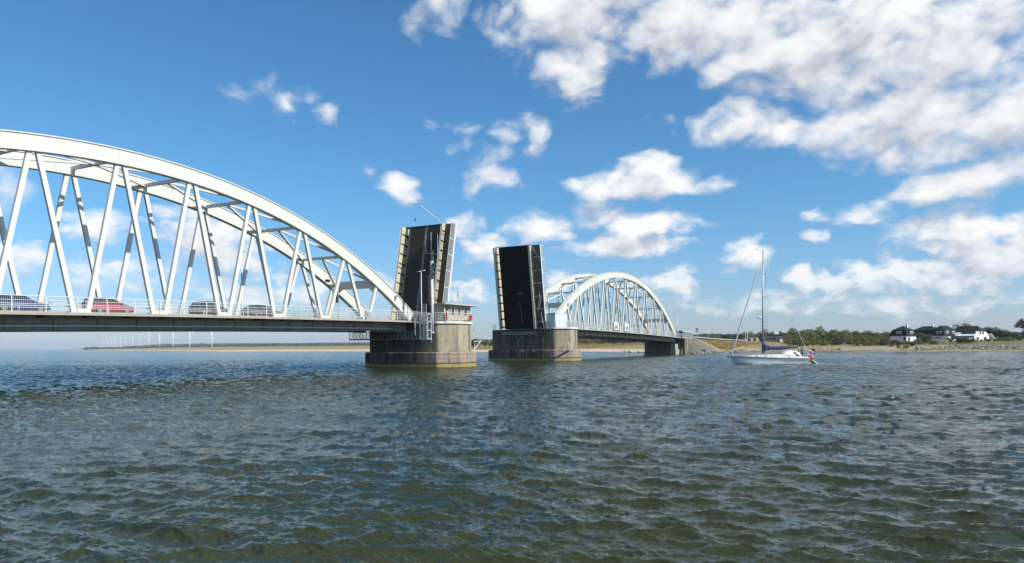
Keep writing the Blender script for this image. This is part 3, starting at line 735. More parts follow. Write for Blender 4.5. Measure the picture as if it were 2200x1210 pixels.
# warning striped post at the left of the house
mb = MB(); mb.tube([(-24.75, -6.65, 6.63), (-24.75, -6.65, 7.9)], .07, 8); mb.box(-24.86, -24.64, -6.74, -6.56, 7.0, 7.18); mb.box(-24.87, -24.63, -6.75, -6.55, 7.4, 7.58)
o = at_base(mb.build('warning_post', 'red_paint')); tag(o, 'short red warning post at the corner of the control house', 'post')

# machine cabinet on the right pier
MC = thing('machine_cabinet', 'large plain white machine cabinet on the right pier at the foot of the arch', 'cabinet', (20.5, -3.0, 6.62))
MB().box(17.75, 23.3, -3.85, -2.05, 6.625, 9.36).build('housing', 'cabinet_paint', MC, bevel=.03)
MB().box(17.68, 23.37, -3.92, -1.98, 9.362, 9.43).build('lid', 'white_rail', MC)
MB().box(18.0, 18.5, -3.875, -3.853, 8.9, 9.1).build('vent_grille', 'grey_steel', MC)
for x in (19.6, 21.5): MB().box(x - .01, x + .01, -3.872, -3.853, 6.7, 9.3).build('door_seam', 'grey_steel', MC)

# ------------------------------------------------------------------ inspection gantry under the left span
GA = thing('inspection_gantry', 'white steel lattice inspection gantry hanging under the deck in front of the left pier', 'gantry', (-27.2, -4.6, 4.05))
mb = MB()
ya, yb, za, zb = -4.0, 8.8, 4.1, 5.15
for x in (-27.6, -26.75):
    mb.beam((x, ya, za), (x, yb, za), .12, .16); mb.beam((x, ya, zb), (x, yb, zb), .06, .06)
    mb.beam((x, ya, (za + zb) / 2 + .05), (x, yb, (za + zb) / 2 + .05), .03, .03)
    n = 10
    for i in range(n + 1):
        y = ya + (yb - ya) * i / n; mb.beam((x, y, za), (x, y, zb), .06, .06)
        if i < n:
            y2 = ya + (yb - ya) * (i + 1) / n
            mb.beam((x, y, zb if i % 2 else za), (x, y2, za if i % 2 else zb), .045, .045)
            if i >= n - 2: mb.beam((x, y, za if i % 2 else zb), (x, y2, zb if i % 2 else za), .045, .045)
mb.build('walkway_truss', 'grey_steel', GA)
MB().box(-27.6, -26.75, ya, yb, 4.185, 4.21).build('walkway_floor', 'dark_steel', GA)
mb = MB(); ca, cb_ = -5.35, -4.05
for x in (-27.6, -26.75):
    for y in (ca, cb_): mb.beam((x, y, 4.05), (x, y, 7.6), .09, .09)
    for z, w in ((4.1, .26), (5.3, .08), (4.72, .06), (6.55, .12), (7.05, .07), (7.6, .09)): mb.beam((x, ca, z), (x, cb_, z), .07, w)
    for a, c in ((5.35, 6.5), (4.2, 5.25)):
        mb.beam((x, ca, a), (x, cb_, c), .05, .06); mb.beam((x, ca, c), (x, cb_, a), .05, .06)
for y in (ca, cb_):
    for z in (4.1, 5.3, 6.55, 7.6): mb.beam((-27.6, y, z), (-26.75, y, z), .07, .07)
mb.build('access_tower', 'white_rail', GA)
mb = MB()
for y in (-4.85, -4.45): mb.beam((-27.2, y, 4.2), (-27.2, y, 9.0 if y < -4.5 else 9.0), .05, .05)
mb.beam((-27.2, -4.85, 9.0), (-27.2, -4.45, 9.0), .05, .05)
for z in np.arange(4.4, 8.8, .3): mb.beam((-27.2, -4.85, z), (-27.2, -4.45, z), .03, .03)
mb.build('ladder', 'white_rail', GA)
for y in (-1.0, 3.5, 8.0): MB().beam((-27.2, y, zb), (-27.2, y, zd(27) - 1.45), .1, .1).build('hanger_rod', 'dark_steel', GA)
mb = MB(); mb.beam((-27.2, -2.9, 4.6), (-27.2, -2.9, 6.9), .1, .1); mb.build('side_post', 'white_rail', GA)

# ------------------------------------------------------------------ antenna mast
AM = thing('antenna_mast', 'tall white antenna mast with whip aerials on the outer face of the left pier', 'mast', (-26.35, -5.3, 5.05))
mb = MB(); mb.tube([(-26.35, -5.3, 5.05), (-26.35, -5.3, 12.6)], .19, 12); mb.build('pole', 'white_rail', AM, smooth=True)
mb = MB(); mb.tube([(-26.35, -5.3, 4.93), (-26.35, -5.3, 5.05)], .27, 12); mb.build('foot_flange', 'white_rail', AM)
mb = MB(); mb.tube([(-26.35, -5.3, 12.6), (-26.35, -5.3, 15.1)], .27, 12); mb.build('antenna_drum', 'slab_concrete', AM, smooth=True)
mb = MB()
for dy, z, r in ((-.45, 14.6, .22), (-.5, 14.0, .2), (-.42, 13.3, .18), (.42, 14.2, .14), (.45, 13.4, .12)): mb.ball((-26.5, -5.3 + dy, z), r, r, r * 1.25, 8, 6)
for z in (13.2, 14.0, 14.7): mb.beam((-26.4, -5.9, z), (-26.4, -4.7, z), .05, .05)
mb.build('sensor_cluster', 'dark_steel', AM)
mb = MB()
mb.tube([(-26.35, -5.2, 15.1), (-26.35, -5.2, 19.2)], .03, 5); mb.tube([(-26.35, -5.5, 15.1), (-26.35, -5.5, 16.6)], .04, 5)
mb.tube([(-26.35, -6.3, 16.0), (-26.35, -4.3, 16.3)], .025, 5); mb.tube([(-26.35, -6.3, 16.0), (-26.35, -6.3, 18.9)], .025, 5); mb.tube([(-26.35, -4.3, 16.3), (-26.35, -4.3, 18.8)], .025, 5)
mb.build('whip_aerial', 'white_rail', AM)
mb = MB()
for y in (-4.85, -4.6): mb.tube([(-26.2, y, 9.2), (-26.2, y + .05, 13.2)], .03, 5)
mb.build('cable_run', 'cream_steel', AM)
MB().box(-26.7, -26.4, -5.15, -4.9, 10.4, 11.1).build('junction_box', 'rust', AM)

# ------------------------------------------------------------------ street lamps
def lamp_proto():
    T = thing('street_lamp', '', 'street lamp', (0, 0, 0), 'double headed street lamps along the bridge road')
    MB().tube([(0, 0, 0), (0, 0, 1.2), (0, 0, 7.1)], [.09, .075, .05], 8).build('pole', 'white_rail', T, smooth=True)
    for sg in (-1, 1):
        a = MB(); a.tube([(0, 0, 7.05), (sg * .25, 0, 7.17), (sg * .35, 0, 7.17)], .035, 6); arm = a.build('lamp_arm', 'white_rail', T)
        h = MB(); h.loft([[(sg * (.3 + .75 * i / 5), w * (.16 if 0 < i < 5 else .09), 7.17 + zz + .03 * i / 5) for w, zz in ((-1, -.03), (1, -.03), (.7, .07), (-.7, .07))] for i in range(6)])
        h.build('lamp_head', 'lamp_glass', T, smooth=False)
    return T
lp = lamp_proto()
# heads lie along the road's cross direction
lamps = [((-25.5, -2.85, 6.7), math.pi / 2, 1.0, 'street lamp with two heads standing on the deck just left of the antenna mast'),
         ((-48.0, 8.35, zd(48)), math.pi / 2, 1.18, 'street lamp seen through the hangers of the left arch span'),
         ((77.2, 8.35, zd(77)), math.pi / 2, 1.25, 'street lamp seen through the hangers of the right arch span'),
         ((112.0, -1.6, 5.34), math.pi / 2, 1.08, 'thin street lamp beside the bus at the far end of the bridge'),
         ((150.0, -1.9, 4.72), math.pi / 2, .78, 'street lamp on the embankment road right of the round road sign')]
lp.location = lamps[0][0]; lp.rotation_euler = (0, 0, lamps[0][1] - R_(28)); lp['label'] = lamps[0][3]
for loc, rz, sc, lab in lamps[1:]: dup(lp, loc, rz - R_(28), sc, lab)
# the lamp fixed to the raised leaf lies over with it
tl = dup(lp, (0, 0, 0), 0, 1, 'street lamp jutting out from the top of the left raised leaf')
base = ltf(15.9, -.05, 1.1); nrm = (ltf(0, 0, 1) - ltf(0, 0, 0)); al = (ltf(1, 0, 0) - ltf(0, 0, 0))
tip = W(907, 118.0) ; tip.z = CAM.z + (YH + .0077 * 193 - 449) / F_PX * 118.0
zax = (nrm * .97 + al * .12 + Vector((0, .0, 0))).normalized(); yax = Vector((0, 1, 0)); xax = yax.cross(zax).normalized(); yax = zax.cross(xax)
mm = Matrix((xax, yax, zax)).transposed().to_4x4() @ Matrix.Rotation(math.pi / 2, 4, 'Z'); mm.translation = base
tl.matrix_world = mm @ Matrix.Scale(.95, 4)

# ------------------------------------------------------------------ traffic signal and small road furniture
SG = thing('traffic_signal', 'traffic signal on a post with thin cross arm near the left arch foot', 'traffic signal', (-39.0, 1.2, zd(39)))
mb = MB(); mb.tube([(-39.0, .75, zd(39) + .05), (-39.0, .75, 11.7)], .07, 8); mb.tube([(-41.0, .7, 11.7), (-38.8, .8, 11.75)], .04, 6); mb.build('post', 'galvanised', SG)
mb = MB()
for z in (8.95, 9.25, 9.55): mb.ball((-39.35, .6, z), .17, .17, .15, 8, 6)
mb.box(-39.5, -39.2, .5, .72, 8.8, 9.7); mb.build('signal_head', 'black_paint', SG)
mb = MB(); mb.box(-41.3, -40.7, .55, .85, 11.35, 11.68); mb.build('camera_box', 'black_paint', SG)
cb2 = thing('control_cabinet', 'pale control box against the near railing beside the left arch foot', 'control box', (-35.2, -1.2, zd(35)))
MB().box(-36.0, -35.2, -1.5, -1.1, zd(35) + .004, zd(35) + 1.15).build('box_body', 'cabinet_paint', cb2, bevel=.02)
MB().box(-35.98, -35.22, -1.52, -1.502, zd(35) + .15, zd(35) + 1.0).build('box_door', 'grey_steel', cb2)
br_ = MB(); br_.beam((-32.3, -1.5, zd(32) + .02), (-31.6, -1.45, zd(32) + .5), .06, .06); br_.beam((-31.6, -1.45, zd(32) + .5), (-31.0, -1.5, zd(32) + .02), .06, .06); br_.beam((-32.2, -1.5, zd(32) + .42), (-31.0, -1.5, zd(32) + .42), .06, .1)
tag(at_base(br_.build('folding_barrier', 'orange_buoy')), 'small red folding barrier on the footway near the left arch foot', 'barrier')
for s, sg, n in ((-28.5, -1, 0), (31.5, 1, 1)):
    # pair of cameras clamped on the near arch
    t = (abs(s) - G2) / L; zz = arch_z(abs(s)) + 1.0
    c = MB(); c.box(s - .08, s + .08, -.62, -.37, zz - .5, zz + .15); c.ball((s + .35, -.62, zz + .1), .13, .13, .13, 8, 6); c.tube([(s, -.5, zz), (s + .35, -.6, zz + .05)], .03, 5)
    tag(at_base(c.build('surveillance_camera', 'grey_steel')), 'small camera clamped on the near rib of the %s arch' % ('left' if n == 0 else 'right'), 'camera', 'cameras on the arches')

# ------------------------------------------------------------------ vehicles
def wheel(parent, x, y, r=.33):
    w = MB(); n = 18
    w.loft([[(x + rr * math.cos(t), y + dy, r + rr * math.sin(t)) for t in [2 * math.pi * k / n for k in range(n)]] for dy, rr in ((-.11, r * .9), (-.09, r), (.09, r), (.11, r * .9))])
    tyre = w.build('wheel', 'rubber', parent, smooth='auto')
    for sgn in (-1, 1):
        d = MB()
        d.loft([[(x + rr * math.cos(t), y + sgn * dy, r + rr * math.sin(t)) for t in [2 * math.pi * k / n for k in range(n)]] for dy, rr in ((.111, r * .62), (.125, r * .60))])
        for k in range(5):
            a = 2 * math.pi * k / 5; d.beam((x, y + sgn * .13, r), (x + r * .58 * math.cos(a), y + sgn * .13, r + r * .58 * math.sin(a)), .02, .06)
        d.build('rim', 'chrome', tyre)
def car(label, paint, loc, length, height, width, roof, glass, hood=.95):
    """profile-lofted car, nose towards +X. roof: (rear base, rear top, front top, front base) fractions of the length"""
    T = thing('parked_car', label, 'car', (0, 0, 0), 'cars queuing on the left span')
    Lh = length / 2; h0 = .22; belt = hood
    f = lambda q: -Lh + q * length
    prof = [(0.0, .42, belt * .92), (.02, .30, belt * .98), (.06, .24, belt), (.14, .22, belt), (roof[0], .22, belt), (.5, .22, belt), (roof[3], .22, belt), (.86, .22, belt * .93), (.95, .24, belt * .84), (.99, .34, belt * .74), (1.0, .42, belt * .62)]
    prof = sorted(prof); rings = []
    for q, a, c in prof:
        w = width / 2 * (1 - .10 * (abs(q - .5) * 2) ** 4)
        rings.append([(f(q), -w * .92, a), (f(q), -w, a + .12), (f(q), -w, (a + c) / 2 + .05), (f(q), -w * .93, c), (f(q), w * .93, c), (f(q), w, (a + c) / 2 + .05), (f(q), w, a + .12), (f(q), w * .92, a)])
    MB().loft(rings).build('body', paint, T, smooth='auto')
    wb = width / 2 * .90; wt = width / 2 * .70; zr = height
    cab = MB(); cab.loft([[(f(roof[0]), -wb, belt - .02), (f(roof[0]), wb, belt - .02)] + [(f(roof[0]), wb, belt), (f(roof[0]), -wb, belt)],
        [(f(roof[1]), -wb * .98, belt - .02), (f(roof[1]), wb * .98, belt - .02), (f(roof[1]), wt, zr - .04), (f(roof[1]), -wt, zr - .04)],
        [(f((roof[1] + roof[2]) / 2), -wb, belt - .02), (f((roof[1] + roof[2]) / 2), wb, belt - .02), (f((roof[1] + roof[2]) / 2), wt, zr), (f((roof[1] + roof[2]) / 2), -wt, zr)],
        [(f(roof[2]), -wb, belt - .02), (f(roof[2]), wb, belt - .02), (f(roof[2]), wt, zr - .04), (f(roof[2]), -wt, zr - .04)],
        [(f(roof[3]), -wb * .95, belt - .02), (f(roof[3]), wb * .95, belt - .02), (f(roof[3]), wb * .95, belt), (f(roof[3]), -wb * .95, belt)]])
    cab.build('window_band', 'glass_dark', T)
    rf = MB(); rf.loft([[(f(q), -wt * 1.02, z), (f(q), wt * 1.02, z), (f(q), wt * .96, z + .05), (f(q), -wt * .96, z + .05)] for q, z in ((roof[1] - .01, zr - .05), ((roof[1] + roof[2]) / 2, zr - .01), (roof[2] + .01, zr - .05))])
    rf.build('roof', paint, T)
    pl = MB()
    for sg in (-1, 1):
        for qa, qb in ((roof[1] + .002, roof[0] + .004), (roof[2], roof[3] - .006), ((roof[1] + roof[2]) / 2 + .02, (roof[1] + roof[2]) / 2 + .03)):
            pl.beam((f(qa), sg * (wt + .015), zr - .05), (f(qb), sg * (wb + .012), belt), .035, .07, (0, 1, 0))
    pl.build('window_pillar', paint, T)
    for x in (f(.17), f(.80)):
        for y in (-width / 2 + .09, width / 2 - .09): wheel(T, x, y, .32)
    for y in (-width * .34, width * .34):
        MB().box(f(.975), f(1.0), y - .14, y + .14, belt * .62, belt * .78).build('headlight', 'lamp_glass', T)
        MB().box(f(.0) - .012, f(.02), y - .12, y + .12, belt * .68, belt * .88).build('tail_light', 'tail_red', T)
    for y in (-width / 2 - .09, width / 2 + .09): MB().box(f(roof[3] - .05) - .08, f(roof[3] - .05) + .06, y - .08, y + .08, belt, belt + .12).build('mirror', paint, T)
    T.location = loc; return T
ROAD = .052
def on(s, y): return (s, y, zd(s) + ROAD)
car('dark blue estate car, first from the left behind the bridge railing', 'paint_blue', on(-77.2, 2.4), 4.6, 1.47, 1.78, (.02, .07, .56, .72), None)
car('red hatchback queuing on the left span between two hangers', 'paint_red', on(-69.1, 2.4), 4.3, 1.50, 1.74, (.0, .07, .52, .73), None)
car('black tall car queuing behind the railing, right of the red one', 'paint_black', on(-57.6, 2.4), 4.2, 1.55, 1.78, (.01, .12, .58, .74), None)
car('dark grey car at the head of the queue on the left span', 'paint_grey', on(-50.4, 2.4), 4.6, 1.42, 1.78, (.06, .20, .55, .73), None)
car('car at the left edge of the photo showing only its front', 'paint_red', on(-83.2, 2.4), 4.2, 1.42, 1.75, (.02, .12, .56, .73), None)
def van(label, loc, box_len):
    T = thing('white_van', label, 'van', (0, 0, 0), 'white vans waiting on the right span')
    MB().box(-box_len / 2, box_len / 2 - 1.4, -1.0, 1.0, .45, 2.55).build('cargo_body', 'paint_white', T, bevel=.06)
    x = box_len / 2 - 1.39
    MB().loft([[(a, -.95, .4), (a, .95, .4), (a, .85, h), (a, -.85, h)] for a, h in ((x, 2.2), (x + .5, 2.15), (x + 1.0, 1.35), (x + 1.5, 1.1))]).build('cab', 'paint_white', T, smooth=False)
    MB().box(x + .1, x + .62, -.962, -.93, 1.25, 1.9).build('cab_window', 'glass_dark', T)
    MB().box(-box_len / 2 + .5, -box_len / 2 + 2.6, -1.012, -1.002, 1.0, 1.8).build('side_panel', 'kerb_grey', T)
    for xx in (-box_len / 2 + .9, x + .8):
        for y in (-.85, .85): wheel(T, xx, y, .36)
    T.location = loc; return T
van('white box van behind the railing at the middle of the right span, left of two', on(67.2, 2.4), 5.6)
van('white box van behind the railing at the middle of the right span, right of two', on(75.4, 2.4), 5.6)
def zroad(s): return float(np.interp(s, [110, 114, 128, 138, 178, 252, 340, 2000], [5.38, 5.283, 4.98, 4.80, 4.30, 3.95, 3.85, 4.0]))
BU = thing('coach', 'light blue roofed bus standing at the far end of the bridge', 'bus', (0, 0, 0))
MB().box(-6, 6, -1.25, 1.25, .35, 1.35).build('lower_body', 'paint_grey', BU); MB().box(-5.97, 5.97, -1.22, 1.22, 1.352, 2.15).build('window_band', 'glass_dark', BU)
MB().box(-6, 6, -1.25, 1.25, 2.152, 2.65).build('roof', 'bus_blue', BU, bevel=.05)
for xx in (-3.8, 3.6):
    for y in (-1.1, 1.1): wheel(BU, xx, y, .45)
BU.location = (134.0, 2.4, zroad(134) + .05); BU.rotation_euler = (0, -math.atan((zroad(140) - zroad(128)) / 12), 0)

# ------------------------------------------------------------------ abutment and approach
AB = thing('bridge_abutment', 'concrete abutment wall at the far end of the right span', 'abutment', (120, 3.9, 0))
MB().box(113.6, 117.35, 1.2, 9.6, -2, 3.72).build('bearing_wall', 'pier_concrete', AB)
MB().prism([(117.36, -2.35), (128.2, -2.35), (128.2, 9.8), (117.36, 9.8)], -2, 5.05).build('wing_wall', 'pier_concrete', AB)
MB().box(113.2, 117.34, -.6, 1.19, -2, 1.5).build('bearing_step', 'slab_concrete', AB); MB().box(113.2, 116.2, -.45, 1.1, 1.52, 3.3).build('bearing_pedestal', 'slab_concrete', AB)
MB().box(114.15, 128.2, -2.36, 9.82, 5.052, 5.30).build('deck_edge', 'slab_concrete', AB)
railing(AB, [(114.2, -2.25, 5.3), (128.0, -2.25, 5.3)], (0, -1, 0), h=1.25, bars=True, post_gap=2.6)

def guard(y, s0, s1, label):
    T = thing('guard_rail', label, 'guard rail', ((s0 + s1) / 2, y, zroad((s0 + s1) / 2)), 'crash barriers along the approach road')
    ss = np.arange(s0, s1, 4.0); mb = MB()
    mb.loft([[(s, y - .03, zroad(s) + .45), (s, y + .03, zroad(s) + .45), (s, y + .03, zroad(s) + .78), (s, y - .03, zroad(s) + .78)] for s in ss]); mb.build('rail_beam', 'galvanised', T)
    for s in ss[::1][:40]: MB().box(s - .07, s + .07, y + .032, y + .17, zroad(s) - .3, zroad(s) + .74).build('rail_post', 'galvanised', T)
guard(-1.9, 128.5, 290, 'galvanised crash barrier along the near edge of the embankment road')
RS = thing('road_sign', 'round road sign on a post right of the bus, seen from behind', 'road sign', (133.5, -2.1, zroad(133)))
mb = MB(); mb.tube([(133.5, -2.1, zroad(133)), (133.5, -2.1, 8.2)], .05, 6); mb.build('post', 'galvanised', RS)
mb = MB(); mb.prism([(-2.1 + .42 * math.cos(t), 8.1 + .42 * math.sin(t)) for t in [k * math.pi / 8 for k in range(16)]], 133.38, 133.43); mb.v = [(z, x, y) for x, y, z in mb.v]; mb.build('round_plate', 'grey_steel', RS)
MB().box(133.38, 133.43, -2.5, -1.7, 7.25, 7.5).build('small_plate', 'grey_steel', RS)
RS2 = thing('direction_sign', 'small rectangular sign low on the embankment road right of the round road sign', 'road sign', (143, -2.3, zroad(143)))
mb = MB(); mb.tube([(143, -2.3, zroad(143)), (143, -2.3, 6.5)], .05, 6); mb.build('post', 'galvanised', RS2); MB().box(142.9, 142.95, -2.9, -1.7, 6.3, 6.75).build('sign_plate', 'dark_steel', RS2)
for i, (px, Z, h, w) in enumerate(((1602, 300, 6.8, .09), (1606, 296, 6.6, .12))):
    q = W(px, Z, 3.6); mb = MB(); mb.tube([q, q + Vector((0, 0, h))], w, 8); mb.tube([q + Vector((0, 0, h)), q + Vector((0, 0, h + .25))], w * 1.5, 8)
    tag(at_base(mb.build('white_pole', 'turbine_white')), ['thinner', 'thicker'][i] + ' of two white poles beside the road behind the sailboat', 'pole', 'white poles by the road')

# ------------------------------------------------------------------ terrain
# columns: (direction of travel given as a bearing offset px, shore depth Z, profile)
PA = [(0, -.4), (5, .2), (30, .5), (150, .9), (400, 3.0), (700, 4.8), (1500, 6), (4000, 26), (7000, 46), (20000, 46)]
PB = [(0, -.4), (5, .2), (60, .7), (90, 1.4), (130, 3.0), (160, 3.8), (400, 5), (1500, 8), (3000, 30), (6000, 60), (20000, 60)]
PC = [(0, -.5), (4, .3), (9, .7), (16, 1.9), (25, 2.3), (45, 3.2), (80, 3.8), (200, 4.6), (600, 7), (1500, 21), (4000, 52), (20000, 52)]
PD = [(0, -.4), (5, .1), (40, .5), (200, 1.5), (600, 3.5), (3000, 5), (9000, 9), (20000, 9)]
PE = [(0, -3), (20000, -3)]
COLS = [(-900, 6000, PE), (90, 5200, PE), (135, 4200, PE), (150, 3400, PD), (190, 2400, PD), (240, 1685, PD), (340, 1050, PA), (480, 651, PA), (780, 510, PA), (1020, 387, PB), (1250, 361, PB),
        (1330, 330, PB), (1390, 300, PB), (1440, 246, PB), (1470, 240, PC), (1500, 238, PC), (1560, 238, PC), (1640, 247, PC), (1700, 258, PC), (1780, 254, PC), (1930, 246, PC), (2050, 240, PC), (2200, 232, PC), (2500, 220, PC), (3200, 200, PC)]
def emb(x, y):
    """road bank beyond the abutment"""
    dy = np.maximum(np.maximum(-2.4 - y, y - 10.4), 0); dx = np.maximum(127.6 - x, 0); d = np.hypot(dx, dy)
    zr = np.interp(x, [110, 128, 138, 178, 252, 340, 2000], [5.2, 4.9, 4.75, 4.25, 3.9, 3.8, 4.0])
    inside = (x > 117.8)
    z = zr - .05 - d / 1.55
    z = np.where((x > 117.9) & (x < 128) & (y > -2.0) & (y < 9.4), zr - .1, z)
    return np.where((x > 600), -9, z)
def fade_noise(x, y, sc, sd_):
    r = np.random.default_rng(sd_); out = 0
    for k in range(14):
        a = r.uniform(0, 2 * math.pi); f = sc * r.uniform(.6, 2.6); out = out + np.sin((x * math.cos(a) + y * math.sin(a)) * f + r.uniform(0, 6.3)) / (1 + .6 * k ** .5)
    return out / 4
def land():
    pxs = np.concatenate([np.linspace(-700, 1300, 170), np.linspace(1304, 2300, 330), np.linspace(2310, 3200, 40)])
    ds = np.concatenate([np.linspace(-14, 100, 80), np.geomspace(103, 14000, 75)])
    cx_ = np.array([c[0] for c in COLS]); zs = np.array([c[1] for c in COLS])
    Zs = np.interp(pxs, cx_, zs)
    V = np.zeros((len(pxs), len(ds), 3)); cov = np.zeros((len(pxs), len(ds), 4), np.float32); cov[..., 3] = 1
    for i, px in enumerate(pxs):
        k = int(np.clip(np.searchsorted(cx_, px) - 1, 0, len(COLS) - 2)); t = np.clip((px - cx_[k]) / (cx_[k + 1] - cx_[k]), 0, 1)
        p0 = np.array(COLS[k][2]); p1 = np.array(COLS[k + 1][2])
        h = (1 - t) * np.interp(ds, p0[:, 0], p0[:, 1]) + t * np.interp(ds, p1[:, 0], p1[:, 1])
        h = np.where(ds < 0, -.4 + ds * .12, h)
        Z = Zs[i] + ds; X = CAM.x + FW.x * Z + RT.x * (px - CX) / F_PX * Z; Y = CAM.y + FW.y * Z + RT.y * (px - CX) / F_PX * Z
        n = fade_noise(X, Y, .05, 3); nb = fade_noise(X, Y, .0022, 5); nsh = fade_noise(X, Y, .12, 9)
        h = h + np.clip(ds / 60, 0, 1) * (n * .25) + np.clip((ds - 1200) / 2500, 0, 1) * nb * 9 + np.where(np.abs(ds) < 30, nsh * .12, 0)
        e = emb(X, Y); isE = e > h; h = np.maximum(h, e)
        V[i, :, 0] = X; V[i, :, 1] = Y; V[i, :, 2] = h
        if px < 900: sand = np.interp(ds, [0, 130, 220], [1, .95, 0]); green = 0 * ds; wood = np.interp(ds, [1900, 2600], [0, 1])
        elif px < 1460: sand = np.interp(ds, [0, 55, 85], [1, 1, .1]); green = np.interp(ds, [95, 120], [0, .5]); wood = np.interp(ds, [150, 170], [0, 1])
        else:
            sand = np.interp(ds, [0, 6, 11], [1, .85, .12]) if px < 1930 else np.interp(ds, [0, 3, 5.5], [1, .8, .05]); gr = 1.1 if px > 2060 else (.6 if px > 1930 else .4)
            green = np.interp(ds, [12, 22, 70], [0.1, gr, gr]); wood = np.interp(ds, [110, 160], [0, 1])
        sand = np.where(isE, 0, sand); green = np.where(isE, .12, green); wood = np.where(isE, 0, wood)
        cov[i, :, 3] = 1 if px < 1460 else 0; cov[i, :, 0] = sand; cov[i, :, 1] = green; cov[i, :, 2] = wood
    nx, ny = len(pxs), len(ds); idx = np.arange(nx * ny).reshape(nx, ny)
    q = np.stack([idx[:-1, :-1], idx[1:, :-1], idx[1:, 1:], idx[:-1, 1:]], -1).reshape(-1, 4)
    o = grid_mesh('ground', V.reshape(-1, 3), q, 'ground', 'cover', cov.reshape(-1, 4)); tag(o, kind='structure'); return o
def grid_mesh(name, v, q, mat, attr, col):
    me = bpy.data.meshes.new(name); me.vertices.add(len(v)); me.vertices.foreach_set('co', v.astype(np.float32).ravel())
    me.loops.add(q.size); me.loops.foreach_set('vertex_index', q.astype(np.int32).ravel())
    me.polygons.add(len(q)); me.polygons.foreach_set('loop_start', np.arange(0, q.size, 4, dtype=np.int32))
    me.polygons.foreach_set('use_smooth', np.ones(len(q), bool)); me.update(calc_edges=True)
    a = me.color_attributes.new(attr, 'FLOAT_COLOR', 'POINT'); a.data.foreach_set('color', np.ascontiguousarray(col, dtype=np.float32).ravel())
    me.materials.append(M[mat]); o = bpy.data.objects.new(name, me); COL.objects.link(o); return o
ground = land()
from mathutils.bvhtree import BVHTree
_g = ground.data; BV = BVHTree.FromPolygons([v.co.copy() for v in _g.vertices], [tuple(p.vertices) for p in _g.polygons])
def gz(p):
    h = BV.ray_cast(Vector((p[0], p[1], 200)), Vector((0, 0, -1))); return h[0].z if h[0] else 0.0
# road on the bank, one sheet above the ground
mb = MB(); ss = list(np.arange(128.3, 420, 6.0)); mb.loft([[(s, -1.2, zroad(s) - .04), (s, 9.0, zroad(s) - .04), (s, 9.0, zroad(s) + .03), (s, -1.2, zroad(s) + .03)] for s in ss])
tag(mb.build('road', 'asphalt'), kind='structure')
mb = MB(); mb.box(117.9, 128.25, -.9, 9.0, 5.304, 5.33); tag(mb.build('road', 'asphalt'), kind='structure')
# stone pitching on the cone of the bank
mb = MB(); fan = []
for k in range(21):
    a = k / 20; th = math.pi + min(1.0, a / .7) * math.pi / 2; ex = max(0, (a - .7) / .3) * 5.5
    top = Vector((127.7 + 3.0 * a, -2.37, 4.95 - .05 * a)); bot = Vector((127.6 + 7.3 * math.cos(th) + ex, -2.38 + 7.3 * math.sin(th), .35)); fan.append((top, bot))
rings = []
for t, bt in fan: rings.append([tuple(t.lerp(bt, j / 8) + Vector((0, -.10, .14))) for j in range(9)])
mb.loft(rings, cap=False, closed=False); tag(at_base(mb.build('stone_pitching', 'pitching')), 'grey stone slope paving on the bank cone beside the abutment', 'stone paving')

# ------------------------------------------------------------------ water
def ocean_tile(N, Ls, lmin, lmax, peak, seed, rms, wind=(1, 0), spread=2, ex=3.6):
    r = np.random.default_rng(seed); k = 2 * np.pi * np.fft.fftfreq(N, Ls / N); kx, ky = np.meshgrid(k, k, indexing='ij'); kk = np.hypot(kx, ky); kk[0, 0] = 1
    kp = 2 * np.pi / peak; c = (kx * wind[0] + ky * wind[1]) / kk
    S = np.exp(-1.25 * (kp / kk) ** 2) / kk ** ex * (np.abs(c) ** spread * .95 + .05) * (kk > 2 * np.pi / lmax) * (kk < 2 * np.pi / lmin); S[0, 0] = 0
    h = np.sqrt(S) * (r.normal(size=S.shape) + 1j * r.normal(size=S.shape))
    H = np.fft.ifft2(h).real; sc = rms / H.std(); 
    Dx = np.fft.ifft2(1j * kx / kk * h).imag * 0 + np.fft.ifft2(-1j * kx / kk * h).real; Dy = np.fft.ifft2(-1j * ky / kk * h).real
    return H * sc, Dx * sc, Dy * sc
def samp(T, Ls, x, y):
    N = T.shape[0]; u = (x / Ls * N) % N; v = (y / Ls * N) % N; i = np.floor(u).astype(int); j = np.floor(v).astype(int); fu = u - i; fv = v - j
    i %= N; j %= N; i1 = (i + 1) % N; j1 = (j + 1) % N
    return T[i, j] * (1 - fu) * (1 - fv) + T[i1, j] * fu * (1 - fv) + T[i, j1] * (1 - fu) * fv + T[i1, j1] * fu * fv
